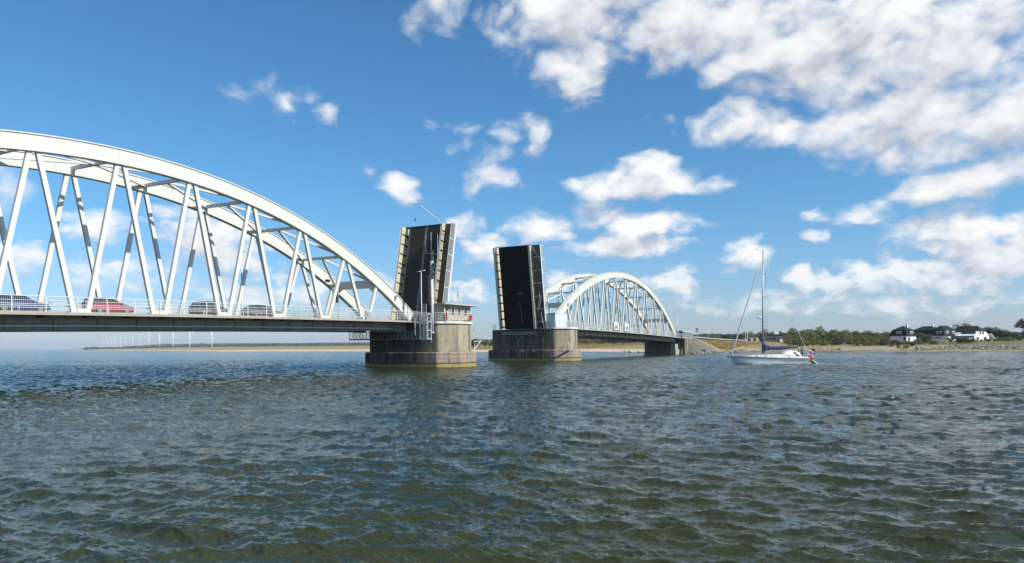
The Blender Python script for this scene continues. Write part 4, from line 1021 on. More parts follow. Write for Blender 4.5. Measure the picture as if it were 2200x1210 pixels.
def water():
    wd = FW * .93 + RT * .37; wind = (wd.x, wd.y)
    LA, LB = 97.0, 31.0
    A = ocean_tile(1024, LA, .38, 7.0, 1.75, 21, .043, wind, 6, 3.35); C_ = ocean_tile(512, 173.0, 3.0, 14.0, 6.0, 23, .026, wind, 4); B_ = ocean_tile(1024, LB, .08, 1.0, .32, 22, .0105, wind, 2.5, 3.0)
    rs = [1.5]
    while rs[-1] < 60000:
        r = rs[-1]
        d = .05 if r < 8.5 else (max(.034, min(.36, r * r / 2700)) if r < 110 else .36 * (r / 110) ** 1.7)
        rs.append(r + (d if r > 6 else .25))
    rs = np.array(rs)
    ang = np.concatenate([np.arange(-180, -64, 3.0), np.arange(-64, -62, .5), np.arange(-62, -40, .2), np.degrees(np.arange(R_(-40), R_(40), .0021)), np.arange(40.1, 62, .2), np.arange(62, 64, .5), np.arange(64, 180, 3.0)])
    a = np.radians(ang)
    R, Aa = np.meshgrid(rs, a, indexing='ij')
    X = CAM.x + R * (FW.x * np.cos(Aa) + RT.x * np.sin(Aa)); Y = CAM.y + R * (FW.y * np.cos(Aa) + RT.y * np.sin(Aa))
    fA = np.interp(R, [0, 120, 420], [1, 1, 0]) * np.interp(np.abs(Aa), [0, R_(58), R_(62)], [1, 1, 0]); fB = np.interp(R, [0, 24, 60], [1, 1, 0]) * np.interp(np.abs(Aa), [0, R_(58), R_(62)], [1, 1, 0])
    gust = .85 + .55 * fade_noise(X, Y, .07, 31)
    gust = np.clip(gust, .35, 1.5)
    h = samp(A[0], LA, X, Y) * fA * gust + samp(C_[0], 173.0, X, Y) * fA; hb = samp(B_[0], LB, X * .98 + Y * .2, Y * .98 - X * .2) * fB * (.6 + .5 * gust)
    dx = samp(A[1], LA, X, Y) * fA * gust; dy = samp(A[2], LA, X, Y) * fA * gust
    # crest sharpness -> foam, from the compression of the horizontal displacement
    jac = np.gradient(A[1], LA / 1024, axis=0) + np.gradient(A[2], LA / 1024, axis=1)
    comp = samp(jac, LA, X, Y) * fA * gust
    s_ = np.sign(np.sum(A[0] * jac)) ; lam = -1.1 * s_
    comp = comp * s_
    near = comp[(R < 120) & (fA > .5)]; t0 = np.quantile(near, .9990); t1 = np.quantile(near, .9999)
    foam = np.clip((comp - t0) / (t1 - t0), 0, 1) * np.interp(R, [0, 30, 60], [1, 1, 0])
    hh = np.clip(.5 + h / .28, 0, 1)
    X2 = X + dx * lam; Y2 = Y + dy * lam
    # boat's bow wave and wake
    bo = W(1660, 112.0); lx = (X - bo.x) * (-RT.x) + (Y - bo.y) * (-RT.y); lf = (X - bo.x) * FW.x + (Y - bo.y) * FW.y
    side = np.abs(np.abs(lf) - 1.1 * np.clip(1 - (lx / 6.5) ** 2, 0, 1) - .55 - np.clip(-lx - 4, 0, 40) * .06)
    wk = np.exp(-(side / .60) ** 2) * ((lx < 5.2) & (lx > -6.5)) * (.95 + .7 * fade_noise(X, Y, 1.3, 4)) + np.exp(-(lf / 1.3) ** 2) * ((lx < -6) & (lx > -14)) * .45 * np.clip(1 - (-lx - 6) / 9, 0, 1)
    foam = np.clip(foam + np.clip(wk, 0, 1) * 1.2, 0, 1)
    V = np.stack([X2, Y2, h + hb], -1).reshape(-1, 3)
    far = np.interp(R, [0, 10, 35, 120], [0.0, .10, .65, 1.0])
    col = np.stack([foam, far, hh, np.ones_like(hh)], -1).reshape(-1, 4)
    n, mcol = R.shape; idx = np.arange(n * mcol).reshape(n, mcol)
    q = np.stack([idx[:-1, :-1], idx[1:, :-1], idx[1:, 1:], idx[:-1, 1:]], -1).reshape(-1, 4)
    q = np.concatenate([q, np.stack([idx[:-1, -1], idx[1:, -1], idx[1:, 0], idx[:-1, 0]], -1)])
    q = q[:, ::-1]
    o = grid_mesh('water', V, q, 'sea_water', 'wave', col); tag(o, kind='structure'); return o
sea = water()

# ------------------------------------------------------------------ vegetation
def leaf_cloud(name, mat, blobs, n, size, parent=None, seed=0, flat=.0):
    """many small leaf-clump faces spread through the volume of a few lobes"""
    r = np.random.default_rng(seed); vs = []; fs = []
    wts = np.array([b_[3] * b_[4] * b_[5] for b_ in blobs]) ** .67; wts = wts / wts.sum()
    pick = r.choice(len(blobs), n, p=wts)
    for k in range(n):
        cx_, cy_, cz_, a, b2, c = blobs[pick[k]]
        d = r.normal(size=3); d /= np.linalg.norm(d); rad = r.uniform(.35, 1.08) ** .5
        p = np.array([cx_ + d[0] * a * rad, cy_ + d[1] * b2 * rad, cz_ + d[2] * c * rad])
        if p[2] < .05: p[2] = abs(p[2]) * .4 + .05
        nn = d + r.normal(size=3) * .55; nn /= np.linalg.norm(nn)
        u = np.cross(nn, r.normal(size=3)); u /= np.linalg.norm(u); w = np.cross(nn, u); s = size * r.uniform(.5, 1.3)
        o = len(vs); vs += [tuple(p - u * s), tuple(p - w * s * .7), tuple(p + u * s), tuple(p + w * s * .7)]; fs.append((o, o + 1, o + 2, o + 3))
    mb = MB(); mb.add(vs, fs); return mb.build(name, mat, parent, recalc=False)
def lobes(w, h, n, seed, low=.25):
    r = random.Random(seed); out = [(0, 0, h * .5, w * .33, w * .33, h * .42)]
    for _ in range(n):
        a = r.uniform(0, 6.28); d = r.uniform(.2, .42) * w; z = r.uniform(low, .82) * h; q = r.uniform(.16, .27) * w
        out.append((math.cos(a) * d, math.sin(a) * d, z, q, q, q * r.uniform(.7, 1.0)))
    return out
BUSH = []
for i, (mt, w, h, n) in enumerate((('leaf_olive', 5.5, 4.2, 560), ('leaf_dark', 6.5, 5.2, 700), ('leaf_bright', 4.5, 3.4, 460), ('leaf_brown', 4.2, 2.4, 380), ('leaf_olive', 7.0, 6.2, 820), ('leaf_dark', 5.0, 3.6, 480))):
    o = leaf_cloud('bush', mt, lobes(w, h, 7, i), n, .27, seed=i); BUSH.append(o)
TREE = []
for i, (mt, w, h, n) in enumerate((('leaf_dark', 6.0, 8.5, 950), ('leaf_olive', 7.0, 9.0, 1000), ('leaf_bright', 4.5, 9.5, 700))):
    T = thing('broadleaf_tree', '', 'tree', (0, 0, 0))
    lb = [(x, y, z + h * .10, a, b2, c) for x, y, z, a, b2, c in lobes(w, h * .8, 9, 40 + i)]
    leaf_cloud('crown', mt, lb, n, .28, T, 60 + i)
    mb = MB(); mb.tube([(0, 0, -.3), (.1, 0, h * .35), (0, .1, h * .7)], [.28, .2, .07], 7)
    for k in range(5):
        a = k * 1.26; mb.tube([(0, 0, h * (.3 + .06 * k)), (math.cos(a) * w * .28, math.sin(a) * w * .28, h * (.5 + .07 * k))], [.12, .04], 5)
    mb.build('trunk', 'bark', T); TREE.append(T)
ORD = 'first second third fourth fifth sixth seventh eighth ninth tenth eleventh twelfth thirteenth fourteenth fifteenth sixteenth seventeenth eighteenth nineteenth twentieth'.split()
def ordw(i):
    if i < 20: return ORD[i]
    return ('twenty ' if i < 29 else 'thirty ') + ORD[(i - 20) % 10] if i not in (29,) else 'thirtieth'
CNT = {}
def nth(key, text):
    i = CNT.get(key, 0); CNT[key] = i + 1; return text % ordw(i)
used = set()
def plant(proto, px, Z, sc, label, group, cat='bush', sink=.25, zs=None):
    p = W(px, Z); p.z = gz(p) - sink * sc
    s = sc if zs is None else (sc, sc, sc * zs)
    if proto.name in used:
        o = dup(proto, p, random.uniform(0, 6.28), s, label, group)
    else:
        used.add(proto.name); o = proto; o.location = p; o.rotation_euler = (0, 0, random.uniform(0, 6.28)); o.scale = s if isinstance(s, tuple) else (s,) * 3; o['label'] = label; o['group'] = group
    o['category'] = cat; return o
rr = random.Random(3)
# thicket behind the sailboat, height follows the photographed skyline
SKY = [(1500, 722), (1545, 716), (1590, 715), (1625, 708), (1650, 713), (1690, 709), (1720, 702), (1745, 703), (1780, 708), (1810, 706), (1840, 712), (1870, 712), (1905, 712)]
def skyl(px): return float(np.interp(px, [a for a, _ in SKY], [b_ for _, b_ in SKY]))
def yh_at(px): return YH - .0077 * (px - CX)
for row, (Z, step, fac, kinds) in enumerate(((430, 15, 1.0, (4, 0, 1)), (360, 15, .86, (4, 1, 0)), (322, 13, .66, (0, 1, 4, 5)), (296, 13, .42, (0, 5, 2, 3)))):
    px = 1500 + row * 4
    while px < 1912:
        if row >= 2 and px < 1690: px += step; continue
        if row == 1 and px < 1640: px += step; continue
        q = W(px, Z); g = gz(q); top = 3 + (yh_at(px) - skyl(px)) * Z / F_PX
        k = BUSH[rr.choice(kinds)]; hh = {0: 4.2, 1: 5.2, 2: 3.4, 3: 2.4, 4: 6.2, 5: 3.6}[BUSH.index(k)]
        want = max(2.2, (top - g) * fac * rr.uniform(.88, 1.06)); sc = want / hh
        sc = min(sc, 2.6)
        if row == 3: sc = min(sc, 1.0)
        lab = ['tall bush, %s from the left on the skyline of the thicket behind the sailboat', 'dense bush, %s from the left in the back row of the thicket', 'rounded bush, %s from the left in the middle row of the thicket', 'low bush, %s from the left at the front edge of the thicket'][row]
        plant(k, px + rr.uniform(-2, 2), Z + rr.uniform(-6, 6), sc, nth(row, lab), 'bushes of the thicket between bank and houses'); px += step * rr.uniform(.75, 1.2)
for px in range(1696, 1930, 9):
    Z = 279 + rr.uniform(-4, 4); plant(BUSH[rr.choice((0, 5, 3, 5, 2))], px + rr.uniform(-3, 3), Z, rr.uniform(.38, .68), nth('lf', 'small shrub, %s from the left along the grass above the beach'), 'small shrubs above the beach')
for px in range(1835, 1935, 10):
    plant(BUSH[rr.choice((0, 5, 3))], px + rr.uniform(-3, 3), 269 + rr.uniform(-2, 3), rr.uniform(.35, .6), nth('lg', 'small shrub, %s from the left just behind the sea wall'), 'small shrubs behind the sea wall')
# low growth in front of and between the houses
for px, Z, k, sc in sorted(((1925, 272, 5, .7), (1938, 270, 3, .8), (1955, 268, 3, .9), (1968, 272, 0, .55), (1981, 275, 1, 1.12), (1990, 279, 5, 1.2), (1975, 268, 0, .6), (2000, 268, 2, .85), (2010, 267, 2, .7), (2040, 276, 0, .8), (2053, 274, 1, .75), (2062, 272, 5, .85), (2073, 271, 5, .9), (2085, 273, 5, .72), (2095, 276, 0, .5),
                     (1915, 262, 3, .7), (1930, 258, 3, .55), (1946, 257, 3, .6), (1960, 260, 5, .5), (1895, 268, 5, .75), (1878, 270, 0, .8), (2110, 283, 3, .5), (2124, 283, 3, .6), (2140, 284, 3, .62), (2152, 286, 3, .9), (2165, 287, 3, 1.0), (2178, 290, 1, .8), (2192, 292, 5, .9), (2206, 294, 1, .9))):
    plant(BUSH[k], px, Z, sc * .82, nth('gs', 'garden shrub in front of the white houses, %s from the left') if px < 2100 else nth('hs', 'hedge shrub on the lawn right of the white houses, %s from the left'), 'shrubs before the white houses' if px < 2100 else 'hedge shrubs right of the houses')
for px, Z, k, sc in sorted(((1955, 318, 0, .72), (1973, 320, 0, .75), (1988, 322, 1, .80), (1999, 318, 1, .80), (2012, 320, 1, .72), (2030, 322, 0, .66), (2042, 324, 0, .72), (2058, 330, 0, .85), (2066, 332, 1, 1.08), (2074, 330, 2, 1.12), (2083, 334, 1, 1.0), (2092, 335, 0, .92), (2108, 332, 0, .82), (2118, 328, 0, .84), (2127, 326, 0, .90), (2138, 325, 1, .82), (2150, 322, 0, .74), (2160, 320, 0, .66), (2174, 318, 0, .55), (1925, 325, 2, .58), (1912, 320, 1, .62))):
    plant(TREE[k], px, Z, sc, nth('tb', 'dark tree rising behind the white houses, %s from the left') if px < 2110 else nth('tr', 'tree behind the hedge right of the houses, %s from the left'), 'trees behind the houses' if px < 2110 else 'trees right of the houses', 'tree')
# wind-shaped dark pine at the right edge of the view
PT = thing('pine_tree', 'black wind-bent pine at the right edge above the lawn', 'tree', (0, 0, 0))
pb_ = [(-.2, 0, 6.6, 1.5, 1.2, .8), (.8, .2, 7.4, 1.3, 1.2, .8), (-1.2, 0, 5.6, 1.3, 1.0, .6), (1.8, 0, 6.3, 1.8, 1.3, 1.0), (3.0, 0, 5.2, 1.9, 1.4, 1.2), (1.0, 0, 5.4, 1.4, 1.1, .7), (2.6, .3, 3.7, 1.5, 1.2, .8)]
ca_, sa_ = RT.x, RT.y
pb_ = [(a * ca_, a * sa_, c * 1.0 + 1.0, d, e, f_) for a, _, c, d, e, f_ in pb_]
leaf_cloud('crown', 'needle_black', pb_, 1500, .20, PT, 77)
mb = MB(); mb.tube([(2.2 * ca_, 2.2 * sa_, -.4), (1.6 * ca_, 1.6 * sa_, 3), (.6 * ca_, .6 * sa_, 6.8)], [.3, .22, .08], 7); mb.tube([(1.6 * ca_, 1.6 * sa_, 3.2), (3.0 * ca_, 3.0 * sa_, 5.6)], [.15, .05], 5); mb.build('trunk', 'bark', PT)
pp_ = W(2192, 262); pp_.z = gz(pp_) - .4; PT.location = pp_
# trees behind the beach between the piers and under the right span
SK2 = [(985, 730), (1010, 728), (1030, 727), (1050, 730), (1070, 731), (1240, 720), (1300, 716), (1400, 714), (1500, 722)]
px = 990
while px < 1510:
    for Z, fac in ((545, 1.0), (505, .7)):
        if 1085 < px < 1222: continue
        q = W(px, Z); g = gz(q); top = 3 + (yh_at(px) - float(np.interp(px, [a for a, _ in SK2], [b_ for _, b_ in SK2]))) * Z / F_PX
        k = BUSH[rr.choice((1, 4, 0, 5))]; hh = {0: 4.2, 1: 5.2, 4: 6.2, 5: 3.6}[BUSH.index(k)]
        lab = nth('wp', 'tree of the wood seen between the piers, %s from the left') if px < 1100 else nth('wu', 'tree of the wood behind the sand under the right span, %s from left')
        plant(k, px + rr.uniform(-3, 3), Z + rr.uniform(-8, 8), min(2.6, max(.7, (top - g) * fac * rr.uniform(.85, 1.05) / hh)), lab, 'trees of the wood behind the sand', 'tree')
    px += rr.uniform(11, 17)
for o in BUSH + TREE:
    if o.name not in used:
        for c in list(o.children): bpy.data.objects.remove(c)
        bpy.data.objects.remove(o)
# far-off woods on the low coast: one mass nobody could count
vs = []; fs = []; r = np.random.default_rng(5)
for k in range(15000):
    px = r.uniform(180, 1100); lo = float(np.interp(px, [180, 300, 460, 780, 1100], [2600, 2500, 2300, 2100, 1900])); Z = lo * r.uniform(1.0, 2.6) if r.random() < .75 else lo * r.uniform(1, 1.08)
    p = W(px, Z); g = gz(p)
    cl = .5 + .5 * math.sin(px * .11 + Z * .004) * math.sin(px * .037 + 1)
    z = g + r.uniform(0, 2 + 6 * cl) ; s = 2.2 * r.uniform(.5, 1.2) * Z / 3000 + .6
    u = np.array(RT) * s; w = np.array([0, 0, s * .8]); f_ = np.array(FW) * r.normal() * s
    c = np.array([p.x, p.y, z]); o = len(vs)
    vs += [tuple(c - u + f_), tuple(c - w), tuple(c + u - f_), tuple(c + w)]; fs.append((o, o + 1, o + 2, o + 3))
mb = MB(); mb.add(vs, fs); o = mb.build('distant_wood', 'far_wood', recalc=False); tag(o, 'dark low line of far-off trees along the coast behind the left span', 'wood', kind='stuff')
# hills wood on the right, behind the thicket
vs = []; fs = []
for k in range(9000):
    px = r.uniform(1380, 2300); Z = r.uniform(620, 2200) if r.random() < .7 else r.uniform(1300, 1700)
    p = W(px, Z); g = gz(p); cl = .5 + .5 * math.sin(px * .09 + Z * .01); z = g + r.uniform(0, 1.5 + 4 * cl); s = r.uniform(.8, 2.2) * Z / 1000 + .3
    u = np.array(RT) * s; w = np.array([0, 0, s * .8]); f_ = np.array(FW) * r.normal() * s; c = np.array([p.x, p.y, z]); o = len(vs)
    vs += [tuple(c - u + f_), tuple(c - w), tuple(c + u - f_), tuple(c + w)]; fs.append((o, o + 1, o + 2, o + 3))
mb = MB(); mb.add(vs, fs); o = mb.build('hill_wood', 'far_wood', recalc=False); tag(o, 'blue green wooded hills behind the thicket and houses', 'wood', kind='stuff')
# grass tufts on bank, dune and lawn edges
vs = []; fs = []
def tuft(p, h, w):
    for _ in range(5):
        a = r.uniform(0, 6.28); d = np.array([math.cos(a), math.sin(a), 0]) * w * .5; t = np.array([r.normal() * .25 * h, r.normal() * .25 * h, h * r.uniform(.6, 1.2)]); c = np.array([p.x + r.normal() * w * .4, p.y + r.normal() * w * .4, p.z - .05]); o = len(vs)
        vs.extend([tuple(c - d), tuple(c + d), tuple(c + d * .4 + t), tuple(c - d * .4 + t)]); fs.append((o, o + 1, o + 2, o + 3))
for k in range(9500):
    if k < 7000:
        s = 129 + 150 * r.random() ** 1.4; y = -2.7 - r.uniform(0, 8.6)
        if s < 143 and y > -2.42 - (s - 128) * -.5 - 99: 
            if s < 136 + (-y - 2.4) * 1.4 - 1: continue
        p = Vector((s, y, 0))
    else:
        px = r.uniform(1500, 2210); p = W(px, r.uniform(262, 300))
        if px > 2085 and r.random() < .75: continue
    p.z = gz(p)
    if p.z < .9: continue
    tuft(p, r.uniform(.15, .38), r.uniform(.12, .28))
for k in range(5000):
    px = r.uniform(985, 1500); p = W(px, r.uniform(440, 520)); p.z = gz(p)
    if p.z > .8: tuft(p, r.uniform(.25, .6), r.uniform(.25, .5))
mb = MB(); mb.add(vs, fs); tag(mb.build('dry_grass', 'dry_blades', recalc=False), 'straw coloured dry grass covering the road bank and dunes', 'grass', kind='stuff')

# ------------------------------------------------------------------ riprap
def rock_mesh(seed):
    rs_ = random.Random(seed); bm = bmesh.new(); bmesh.ops.create_icosphere(bm, subdivisions=2, radius=.5)
    pl = [(Vector((rs_.gauss(0, 1), rs_.gauss(0, 1), rs_.gauss(0, 1))).normalized(), rs_.uniform(.26, .42)) for _ in range(9)]
    for v in bm.verts:
        for n, d in pl:
            q = v.co.dot(n)
            if q > d: v.co -= n * (q - d)
        v.co.x *= 1.25; v.co.z *= .85
    me = bpy.data.meshes.new('boulder'); bm.to_mesh(me); bm.free(); me.materials.append(M['riprap']); return me
RM = [rock_mesh(i) for i in range(6)]
def rock(p, sc, label, group):
    o = bpy.data.objects.new('boulder', rr.choice(RM)); COL.objects.link(o); p.z = max(gz(p), -.1) + sc * .22; o.location = p
    o.rotation_euler = (rr.uniform(-.5, .5), rr.uniform(-.5, .5), rr.uniform(0, 6.28)); o.scale = (sc * rr.uniform(.8, 1.3), sc * rr.uniform(.8, 1.2), sc * rr.uniform(.7, 1.0)); tag(o, label, 'boulder', group)
for k in range(84):
    s = rr.uniform(117.5, 148); p = Vector((s, float(np.interp(s, [117, 121, 126, 132, 150], [-3.4, -6.8, -10.2, -11.4, -17.5])) + rr.uniform(-1.0, 1.3), 0))
    rock(p, rr.uniform(.7, 1.5), 'boulder at the foot of the road bank between abutment and sailboat', 'boulders at the foot of the road bank')
for k in range(28):
    px = rr.uniform(1338, 1468); Z = float(np.interp(px, [1338, 1390, 1470], [300, 262, 243])) + rr.uniform(-4, 8)
    rock(W(px, Z), rr.uniform(.8, 1.7), 'dark boulder heaped in the shade under the right span', 'boulders under the right span')
for k in range(150):
    px = 2068 + 150 * rr.random(); Z = float(np.interp(px, [2070, 2200], [246, 239])) + rr.uniform(1, 9)
    rock(W(px, Z), rr.uniform(.55, 1.15), 'boulder %s of the stone bank below the lawn' % ('in the left third', 'in the middle third', 'in the right third')[min(2, int((px - 2068) / 50))], 'boulders below the lawn, %s third' % ('left', 'middle', 'right')[min(2, int((px - 2068) / 50))])
for k in range(24):
    px = rr.uniform(1955, 2075); Z = 250 + rr.uniform(0, 9)
    rock(W(px, Z), rr.uniform(.6, 1.2), 'boulder on the shore below the dry grass in front of the houses', 'boulders on the shore before the houses')
for k in range(14):
    px = rr.uniform(1690, 1830); Z = 262 + rr.uniform(-2, 6)
    rock(W(px, Z), rr.uniform(.7, 1.4), 'dark boulder on the beach right of the sailboat', 'boulders on the beach by the sailboat')
rub = MB(); cos_ = [[tuple(v.co) for v in m_.vertices] for m_ in RM]; fcs = [[tuple(f.vertices) for f in m_.polygons] for m_ in RM]
def small(p, sc):
    i = rr.randrange(6); a = rr.uniform(0, 6.28); ca, sa = math.cos(a), math.sin(a); z = max(gz(p), -.15) + sc * .2
    rub.add([(p.x + (x * ca - y * sa) * sc, p.y + (x * sa + y * ca) * sc, z + q * sc) for x, y, q in cos_[i]], fcs[i])
for k in range(330):
    s = rr.uniform(117.5, 150); small(Vector((s, float(np.interp(s, [117, 121, 126, 132, 150], [-3.2, -6.6, -10.0, -11.2, -17.2])) + rr.uniform(-1.6, 1.6), 0)), rr.uniform(.3, .8))
for k in range(520):
    px = rr.uniform(2062, 2222); small(W(px, float(np.interp(px, [2070, 2200], [246, 239])) + rr.uniform(.5, 9)), rr.uniform(.3, .75))
for k in range(200):
    px = rr.uniform(1935, 2075); small(W(px, 248 + rr.uniform(0, 6)), rr.uniform(.25, .7))
for k in range(180):
    px = rr.uniform(1640, 1830); small(W(px, 258 + rr.uniform(-3, 6)), rr.uniform(.25, .7))
tag(rub.build('rubble', 'riprap', recalc=False), 'loose rubble filling the gaps between the shore boulders', 'rubble', kind='stuff')
# low concrete bank wall on the beach
q0, q1 = W(1805, 259), W(1926, 257); mb = MB(); mb.beam((q0.x, q0.y, 1.0), (q1.x, q1.y, 1.0), .5, 1.4, (0, 0, 1)); mb = MB(); n_ = (q1 - q0).normalized().cross(UP) * .35
mb.loft([[(q.x - n_.x, q.y - n_.y, -.2), (q.x + n_.x, q.y + n_.y, -.2), (q.x + n_.x * .7, q.y + n_.y * .7, 1.75), (q.x - n_.x * .7, q.y - n_.y * .7, 1.75)] for q in (q0, q1)])
tag(at_base(mb.build('sea_wall', 'cream_box')), 'low sand coloured sea wall on the beach left of the houses', 'sea wall')

# ------------------------------------------------------------------ houses
def house(label, px, Z, e1, e2, z_e, z_b, z_r, win, chim=None, gable=False, base=None):
    """corner nearest the camera at px; e1 runs left and back, e2 right and back"""
    c = W(px, Z); g = gz(c) - .3 if base is None else base
    fl = (FW + RT * .58).normalized(); rl_ = fl.cross(UP).normalized()
    d1 = (rl_ * -.889 + fl * .457); d2 = (rl_ * .457 + fl * .889)
    T = thing('white_house', label, 'house', (c.x, c.y, g), 'white houses above the shore')
    tf = lambda a, b_, z: Vector((c.x, c.y, 0)) + d1 * a + d2 * b_ + Vector((0, 0, z))
    if not gable:
        MB(tf).box(0, e1, 0, e2, g, z_e).build('wall', 'white_wall', T)
        o = .35; i1 = .55; rf = MB(tf)
        ring = lambda k, z: [(-k, -k, z), (e1 + k, -k, z), (e1 + k, e2 + k, z), (-k, e2 + k, z)]
        m1 = min(e1, e2) / 2 - .05
        def top(z):
            if e1 > e2: return [(m1, e2 / 2 - .05, z), (e1 - m1, e2 / 2 - .05, z), (e1 - m1, e2 / 2 + .05, z), (m1, e2 / 2 + .05, z)]
            return [(e1 / 2 - .05, m1, z), (e1 / 2 + .05, m1, z), (e1 / 2 + .05, e2 - m1, z), (e1 / 2 - .05, e2 - m1, z)]
        rf.loft([ring(o, z_e + .002), ring(o, z_e + .15), ring(-i1 + .1, z_b - .05), ring(-i1 + .25, z_b + .08), top(z_r)])
        R = rf.build('roof', 'slate_roof', T)
    else:
        MB(tf).loft([[(a, 0, g), (a, e2, g), (a, e2, z_e), (a, e2 * .72, z_b), (a, e2 * .28, z_b), (a, 0, z_e)] for a in (0, e1)]).build('wall', 'white_wall', T)
        rf = MB(tf); t_ = .22
        prof = [(-.4, z_e - .35), (e2 / 2 - .0, z_r)]
        rf.loft([[(a, -.45, z_e - .42), (a, -.3, z_e - .45), (k, e2 / 2, z_r - .2), (k, e2 / 2, z_r)] for a, k in ((-.25, 1.6), (e1 + .25, e1 - .6))])
        rf.loft([[(a, e2 + .45, z_e - .42), (a, e2 + .3, z_e - .45), (k, e2 / 2, z_r - .2), (k, e2 / 2, z_r + .005)] for a, k in ((-.25, 1.6), (e1 + .25, e1 - .6))])
        rf.add([(-.26, e2 * .24, z_b - .1), (-.26, e2 * .76, z_b - .1), (1.6, e2 / 2, z_r + .01)], [(0, 1, 2)])
        R = rf.build('roof', 'slate_roof', T)
    for face, a, z, w, h, kind in win:
        f = MB(tf); p_ = MB(tf); dk = kind == 'dark'
        y0_ = -.03 if not (kind == 'dormer') else -.28
        if face == 1:
            if kind == 'dormer': f.box(a - w / 2 - .15, a + w / 2 + .15, -.10, .9, z - h / 2 - .12, z + h / 2 + .15); p_.box(a - w / 2, a + w / 2, -.13, -.102, z - h / 2, z + h / 2)
            else: f.box(a - w / 2 - .08, a + w / 2 + .08, -.03, -.002, z - h / 2 - .08, z + h / 2 + .08); p_.box(a - w / 2, a + w / 2, -.05, -.032, z - h / 2, z + h / 2)
        else:
            if kind == 'dormer': f.box(-.10, .9, a - w / 2 - .15, a + w / 2 + .15, z - h / 2 - .12, z + h / 2 + .15); p_.box(-.13, -.102, a - w / 2, a + w / 2, z - h / 2, z + h / 2)
            else: f.box(-.03, -.002, a - w / 2 - .08, a + w / 2 + .08, z - h / 2 - .08, z + h / 2 + .08); p_.box(-.05, -.032, a - w / 2, a + w / 2, z - h / 2, z + h / 2)
        fo_ = f.build('window', 'white_wall', T); p_.build('pane', 'glass_dark', fo_)
        br = MB(tf)
        if kind == 'dormer':
            if face == 1:
                for k in (-.33, 0, .33): br.box(a + w * k - .05, a + w * k + .05, -.15, -.132, z - h / 2, z + h / 2)
            else:
                for k in (-.33, 0, .33): br.box(-.15, -.132, a + w * k - .05, a + w * k + .05, z - h / 2, z + h / 2)
            br.build_each('glazing_bar', 'white_wall', fo_)
    if chim:
        a, b_, z = chim; MB(tf).box(a - .35, a + .35, b_ - .35, b_ + .35, z - 1.2, z + .75).build('chimney', 'white_wall' if not gable else 'brick_red', R)
    return T, tf
house('white house with dark mansard roof, leftmost of the three houses', 1948, 285, 6.6, 6.8, 5.75, 7.9, 9.75, [(1, 3.0, 6.9, 1.5, 1.1, 'dormer'), (2, 3.4, 6.9, 1.5, 1.1, 'dormer'), (1, .8, 4.6, 1.0, 1.3, 'dark'), (2, 1.6, 4.6, 1.3, 1.3, 'dark')], (3.0, 5.6, 9.7))
T2, tf2 = house('white house with dark mansard roof and a balcony, middle of the three houses', 2028, 288, 5.0, 9.8, 5.75, 7.9, 9.85, [(1, 1.9, 6.9, 1.6, 1.1, 'dormer'), (2, 2.6, 6.9, 1.7, 1.15, 'dormer'), (2, 7.2, 6.75, 1.7, 1.5, 'dormer'), (1, 2.2, 4.9, 2.2, .5, 'dark')])
mb = MB(tf2); mb.box(-1.4, -.36, 5.9, 10.4, 5.8, 5.95)
bal = mb.build('balcony', 'white_wall', T2); mb = MB(tf2); mb.box(-1.42, -1.36, 5.9, 10.4, 6.85, 6.95)
for k in np.arange(5.9, 10.4, .35): mb.box(-1.41, -1.37, k, k + .14, 5.95, 6.85)
mb.build('balcony_railing', 'white_wall', bal)
MB(tf2).box(-.8, -.1, .4, 3.4, gz(W(2028, 288)) - .2, 4.0).build('porch_wall', 'white_wall', T2)
# roof range linking the two mansard houses
T3, _ = house('low dark roofed range joining the left and middle white houses', 2012, 298, 10.5, 7.0, 5.9, 8.1, 9.9, [], (3.2, 3.2, 9.9))
house('white gabled house with long dark roof, rightmost of the three houses', 2093, 296, 9.5, 12.4, 5.75, 7.7, 9.75, [(2, 5.0, 6.8, 1.3, 1.1, 'dark'), (2, 7.3, 6.8, 1.3, 1.1, 'dark'), (2, 2.9, 4.5, 1.9, 1.3, 'dark'), (2, 8.8, 4.5, 2.0, 1.3, 'dark')], (6.0, 6.2, 9.6), gable=True)
ST = thing('white_awning', 'white slanted awning on the lawn at the end of the gabled house', 'awning', tuple(W(2131, 300, gz(W(2131, 300)))))
q = W(2131, 300); g = gz(q); mb = MB(); mb.loft([[(q + RT * a + FW * f_ + Vector((0, 0, z))) for a, z in ((-.8, 2.8), (-.65, 3.0), (1.0, .9), (.85, .7))] for f_ in (-.9, .9)]); mb.v = [(x, y, z + g) for x, y, z in mb.v]; mb.build('canvas', 'white_wall', ST)
mb = MB(); mb.tube([q + RT * -.7 + UP * (g - .1), q + RT * -.7 + UP * (g + 2.75)], .06, 6); mb.tube([q + RT * .9 + UP * (g - .1), q + RT * .9 + UP * (g + .9)], .06, 6); mb.build('awning_pole', 'galvanised', ST)
bt = MB(); q = W(2078, 282); g = gz(q); bt.loft([[q + RT * a + FW * f_ * w + UP * (g + z) for f_, z in ((-1, .9), (1, .9), (.8, 1.5), (-.8, 1.5))] for a, w in ((-1.9, .3), (-1.2, .8), (1.2, .8), (2.0, .6))])
tag(at_base(bt.build('upturned_dinghy', 'gelcoat_white')), 'white dinghy stored among shrubs in front of the gabled house', 'dinghy')
